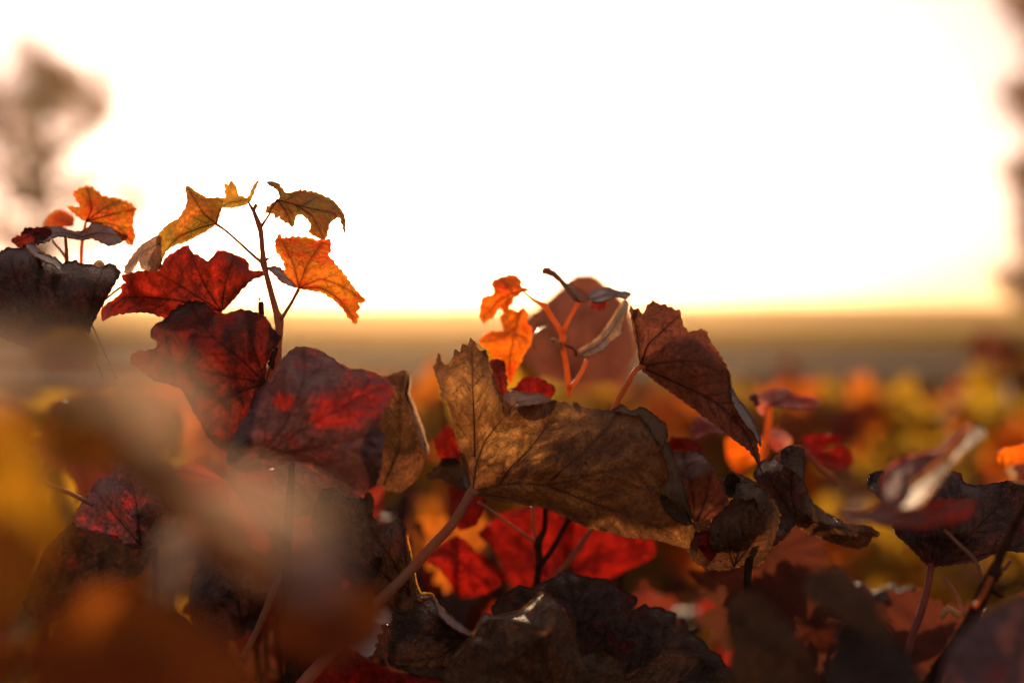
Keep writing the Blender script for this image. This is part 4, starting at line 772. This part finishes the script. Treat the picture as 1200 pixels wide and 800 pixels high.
# ---- dark leaf with the gold edge left of the long stalk
t = thing('vine_leaf', 'dark maroon mottled leaf with a thin gold right edge, left of the long red stalk', 'vine leaf', tuple(P(450, 660, 0.70)))
leaf(t, C7((-60,40),(-10,30),(40,50),(62,60),(75,40),(95,60),(92,110),(108,135),(130,138),(150,128),(172,120),(188,135),(190,165),(200,210),(208,245),(218,295),(232,352),(180,385),(100,330),(20,300),(-40,240),(-90,140)),
     0.715, C7((-60,40,4),(62,60,2),(108,135,-4),(172,120,4),(232,352,8),(100,330,0),(-40,240,2),(80,220,-10)), [C7((200,345),(150,240),(90,150),(70,60)), C7((200,345),(90,250),(-20,140)), C7((200,345),(190,240),(178,130))], 'charred_leaf', 'vein_dark', 2.4, 1.8, 9, 1.8, vein_r=1.1)
leaf(t, C7((188,165),(194,168),(206,225),(214,268),(222,310),(234,335),(262,336),(276,348),(262,358),(240,356),(226,356),(212,300),(203,250)), 0.708, C7((188,165,0),(206,225,4),(276,348,2),(234,335,8),(226,356,-2),(203,250,-2)), [], 'amber_leaf', 'vein_orange', 1.6, .4, 9, .6, 'rolled_rim', lateral=False)
t = thing('vine_leaf', 'pale grey upturned leaf showing under the long red stalk near the bottom', 'vine leaf', tuple(P(430, 735, 0.80)))
leaf(t, C7((-20,500),(20,440),(90,388),(125,375),(150,400),(140,440),(110,480),(95,515),(70,525),(40,500),(0,520)), 0.80, C7((-20,500,-15),(20,440,0),(125,375,25),(95,515,-15),(70,450,5)), [], 'grey_mauve_leaf', 'vein_dark', 3, 1, 10, 1.5, lateral=False)
t = thing('vine_leaf', 'crimson leaf along the bottom edge below the pale grey leaf', 'vine leaf', tuple(P(440, 790, 0.76)))
leaf(t, C7((-70,510),(-10,480),(30,500),(80,530),(140,560),(240,590),(330,600),(330,680),(-80,680)), 0.76, None, [C7((200,660),(80,580),(0,520))], 'red_leaf', 'vein_red', 3, 1, 10, 1.6, vein_r=1)
t = thing('vine_leaf', 'near black hooded leaf with a glowing upper edge, lower left', 'vine leaf', tuple(P(290, 700, 0.73)))
CY = lambda *p: crop(240,560,3.334,p)
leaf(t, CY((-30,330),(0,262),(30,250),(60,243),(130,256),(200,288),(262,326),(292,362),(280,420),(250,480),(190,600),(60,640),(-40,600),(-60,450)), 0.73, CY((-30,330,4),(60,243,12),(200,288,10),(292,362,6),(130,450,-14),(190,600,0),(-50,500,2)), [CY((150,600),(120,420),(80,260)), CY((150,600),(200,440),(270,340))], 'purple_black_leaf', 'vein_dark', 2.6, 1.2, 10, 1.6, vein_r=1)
stalk(t, CY((300,370,2.6,0),(270,430,4,0),(240,510,4.4,0),(200,600,4,0),(150,700,4,0)), 'stalk_red', 'stalk', 0.71)
t = thing('cane', 'dark upright cane with a side bud near the bottom left of centre', 'cane', tuple(P(340, 740, 0.69)))
stalk(t, CY((340,-80,3.5,0),(335,60,4.5,0),(322,250,5.5,0),(320,400,6,0),(322,520,7.5,0),(335,570,9,0),(338,650,8,0),(340,860,8,0)), 'stalk_dark', 'cane_wood', 0.69, rough=0.25)
stalk(t, CY((340,600,5,0),(365,575,4.5,-1),(378,550,3,-2)), 'stalk_dark', 'bud', 0.69)
t = thing('vine_leaf', 'dusky pinkish leaf glimpsed below the mauve leaf', 'vine leaf', tuple(P(350, 575, 0.73)))
leaf(t, C3((460,600),(490,575),(540,580),(600,610),(660,660),(640,690),(600,740),(540,760),(470,700)), 0.74, None, [C3((600,730),(550,660),(500,590))], 'mauve_leaf', 'vein_red', 2.6, 1.2, 10, 1.6, vein_r=1)
t = thing('vine_leaf', 'purple brown leaf with a lit crest at the left, behind the blurred pale leaves', 'vine leaf', tuple(P(150, 590, 0.72)))
CZ = lambda *p: crop(0,380,3.637,p)
leaf(t, CZ((400,690),(420,660),(470,640),(500,600),(530,570),(600,590),(680,620),(760,650),(800,760),(780,900),(600,960),(440,900),(320,850),(330,790)), 0.72, CZ((400,690,2),(530,570,10),(760,650,6),(600,740,-10),(600,960,0),(330,800,2)), [CZ((600,940),(580,760),(535,590)), CZ((600,940),(480,800),(400,700))], 'mauve_leaf', 'vein_dark', 2.8, 1.6, 10, 2, vein_r=1)
stalk(t, CZ((120,640,2.2,0),(200,680,2.6,0),(300,720,2.6,0),(400,770,2.4,0)), 'stalk_red', 'stalk', 0.70)
CW = lambda *p: crop(0,580,3.637,p)
t = thing('vine_leaf', 'ragged blackish maroon leaf in the lower left behind the blur', 'vine leaf', tuple(P(60, 680, 0.74)))
leaf(t, CW((100,490),(120,390),(160,300),(190,230),(270,150),(320,110),(400,60),(560,100),(680,180),(600,330),(420,420),(300,520),(180,540)), 0.75, None, [CW((180,530),(260,330),(340,130))], 'charred_leaf', 'vein_dark', 2.8, 2, 10, 2.4, vein_r=1)

# ---- far left blurred leaf of the middle distance: mauve hump behind the orange shoot
t = thing('vine_leaf', 'big soft mauve brown leaf rising like a hump behind the orange shoot', 'vine leaf', tuple(P(690, 400, 1.15)))
leaf(t, CA((150,500),(290,390),(400,300),(470,240),(560,160),(620,150),(690,155),(760,215),(850,300),(900,400),(925,520),(930,640),(820,780),(500,800),(240,700)), 1.15, CA((150,500,20),(400,300,0),(620,150,-20),(860,300,10),(960,700,30),(400,800,10),(600,500,-30)), [CA((560,790),(600,500),(630,170)),CA((560,790),(700,520),(880,380)),CA((560,790),(420,520),(300,400))], 'mauve_brown', 'vein_dark', 3.2, 2.2, 12, 2.5, vein_r=1.2, roll=0)

# ---- strongly blurred leaves close to the lens, lower left
def near(label, pts, D, mat, tilt=0, seed=1.0, **k):
    xs = [p[0] for p in pts]; ys = [p[1] for p in pts]; cx, cy = sum(xs)/len(xs), sum(ys)/len(ys)
    tt = thing('vine_leaf', label, 'vine leaf', tuple(P(cx, cy, D)))
    h = max(ys)-min(ys); ctrl = [(x, y, -tilt*(y-cy)/h + 3*noise.noise((x/60, y/60, seed))) for x in (min(xs), cx, max(xs)) for y in (min(ys), cy, max(ys))]
    leaf(tt, pts, D, ctrl, [[(xs[0], ys[0]), (cx, cy), (xs[len(xs)//2], ys[len(ys)//2])]], mat, 'vein_brown', 4.5, 1.5, 20, 0.35, seed=seed, vein_r=1.5, roll=1.0)
    return tt
near('very blurred pale peach leaf arching in from the left edge', [(-60,402),(0,396),(70,396),(125,412),(180,432),(220,462),(232,498),(215,518),(190,505),(155,480),(110,460),(50,450),(-60,455)], 0.19, 'peach_leaf', 13, 1.0)
near('very blurred pale leaf below the mauve one, left of centre', [(235,560),(270,560),(320,575),(365,590),(390,610),(385,635),(355,640),(310,622),(262,600),(238,580)], 0.205, 'peach_leaf', 12, 2.0)
near('very blurred mustard leaf at the left edge', [(-60,490),(0,485),(45,520),(70,580),(68,640),(40,700),(-10,735),(-60,745)], 0.28, 'ochre_leaf', 6, 3.0)
near('very blurred rusty brown leaf in the bottom left corner', [(30,770),(60,710),(130,690),(200,705),(260,740),(300,780),(300,870),(10,870)], 0.29, 'rust_leaf', 4, 4.0)
near('blurred orange leaf under the pale peach one', [(60,480),(120,462),(180,470),(215,505),(190,535),(130,545),(80,545),(55,515)], 0.42, 'ochre_leaf', 4, 5.0)
near('blurred mustard leaf edge crossing below the orange one', [(140,515),(175,520),(230,565),(280,620),(330,670),(300,690),(240,640),(180,585),(140,550)], 0.31, 'dark_brown_leaf', 8, 6.0)
near('small blurred grey leaf tip in the lower left', [(182,640),(200,622),(228,624),(232,660),(205,700),(178,690)], 0.33, 'peach_leaf', 8, 7.0)
near('blurred golden leaf at the left above the pale peach one', [(30,405),(60,385),(100,385),(122,405),(100,440),(50,440)], 0.42, 'mustard_leaf', 4, 8.0)
near('blurred pale leaf edge low left of centre, under the larger pale one', [(335,640),(375,632),(410,648),(405,690),(375,705),(340,690)], 0.26, 'grey_mauve_leaf', 10, 9.0)
near('blurred rust leaf below the pale ones beside the long stalk', [(330,690),(400,680),(450,700),(440,750),(380,780),(320,760)], 0.38, 'rust_leaf', 4, 10.0)
near('blurred brown leaf with an orange lit left edge, lower right', [(852,712),(866,692),(895,700),(925,730),(955,780),(965,860),(850,860),(855,760)], 0.50, 'dark_brown_leaf', 6, 11.0)
near('blurred brown strap shaped leaf in the lower right', [(945,672),(985,665),(1010,690),(1040,730),(1050,752),(1020,748),(980,720),(945,700)], 0.47, 'dark_brown_leaf', 18, 12.0)
near('blurred dark leaf at the bottom right centre', [(985,740),(1040,745),(1075,780),(1100,860),(960,860)], 0.47, 'purple_black_leaf', 6, 13.0)
near('blurred maroon leaf in the bottom right corner', [(1110,770),(1150,720),(1200,700),(1260,720),(1260,860),(1100,860)], 0.48, 'mauve_leaf', 6, 14.0)

# ---- leafy shoots filling the vine behind and below
def fill(label, px, ytop, D, n, mats, seed, size=0.05, spread=0.045, wide=0.16):
    rng = random.Random(seed); base = P(px, 900, D); base[2] -= 0.35; canes = []
    for i in range(4):
        dx = rng.uniform(-wide, wide)*0.6
        top = P(px, ytop+rng.uniform(0, 60), D) + np.array((dx+rng.gauss(0, .02), rng.gauss(0, .03), -0.03))
        canes.append([base+np.array((dx*0.3, 0, 0)), (base+top)/2+np.array((dx*0.5, rng.gauss(0, .03), 0)), top])
    return bush('vine_shoot', label, 'vine shoot', tuple(base), canes, n, size, mats, rng, False, 'leafy shoots filling the front vine', 'stalk_dark', spread)
fill('dark leafy shoot behind the left edge leaves', 30, 470, 0.84, 22, [(B_,5),(R_,2)], 21)
fill('brown leafy shoot behind the blurred leaves at the left', 170, 520, 0.88, 24, [(B_,5),(R_,2),(O_,1)], 22)
fill('maroon leafy shoot behind the mauve leaf', 330, 560, 0.90, 24, [(B_,5),(R_,3)], 23)
fill('reddish leafy shoot between the mauve and the middle leaf', 480, 520, 1.0, 24, [(B_,4),(R_,3),(O_,1)], 24)
fill('brown leafy shoot low behind the scarlet leaf', 600, 640, 1.0, 22, [(B_,5),(R_,2)], 25)
fill('rust leafy shoot low behind the crumpled leaves', 760, 670, 1.3, 24, [(B_,5),(R_,2),(O_,1)], 26)
fill('brown and orange leafy shoot below the rolled tail leaf', 900, 690, 1.5, 22, [(B_,4),(O_,2)], 27)
fill('dark leafy shoot below the dark veined leaf', 1040, 700, 0.98, 24, [(B_,6),(R_,1)], 28)
fill('dark leafy shoot in the right corner behind the cane', 1180, 670, 0.95, 22, [(B_,6),(O_,1)], 29)
fill('glowing orange and yellow leafy shoot just behind the forked orange shoot', 700, 418, 1.08, 26, [(O_,4),(Y_,4)], 31, 0.045, 0.05)
fill('pinkish brown leafy shoot behind the middle leaf, right side', 860, 560, 1.4, 16, [(R_,3),(B_,3),(O_,1)], 30)

# ================================================================== the evening air
hm = bpy.data.materials.new('evening_air'); hm.use_nodes = True; hn = hm.node_tree.nodes; hn.clear()
pv = hn.new('ShaderNodeVolumePrincipled'); pv.inputs['Density'].default_value = 0.0008; pv.inputs['Color'].default_value = (0.98,0.72,0.42,1); pv.inputs['Anisotropy'].default_value = 0.75
ho = hn.new('ShaderNodeOutputMaterial'); hm.node_tree.links.new(pv.outputs[0], ho.inputs['Volume'])
x0, x1, y0, y1, z0, z1 = -4100, 4100, -70, 5600, -1.0, 19.0
hz = mesh_obj('haze', [(x0,y0,z0),(x1,y0,z0),(x1,y1,z0),(x0,y1,z0),(x0,y0,z1),(x1,y0,z1),(x1,y1,z1),(x0,y1,z1)], [(0,3,2,1),(4,5,6,7),(0,1,5,4),(1,2,6,5),(2,3,7,6),(3,0,4,7)], hm, None, 'stuff')
hz['label'] = 'thin golden evening haze over the vineyard and the field'

fill('brown withered leafy shoot low in front of the yellow vine', 815, 675, 0.86, 16, [(B_,7),(R_,1)], 41)
fill('dark brown leafy shoot between the blurred lower right leaves', 960, 690, 0.84, 16, [(B_,8)], 42)
fill('dusky leafy shoot behind the pinkish stalk at the lower right', 1100, 690, 0.86, 14, [(B_,8)], 43)
fill('dim reddish leafy shoot behind the bare forked stalks', 560, 640, 1.1, 18, [(B_,5),(R_,3)], 44)
fill('low brown leafy shoot behind the gold edged maroon leaf', 420, 600, 0.95, 16, [(B_,6),(R_,2)], 45)
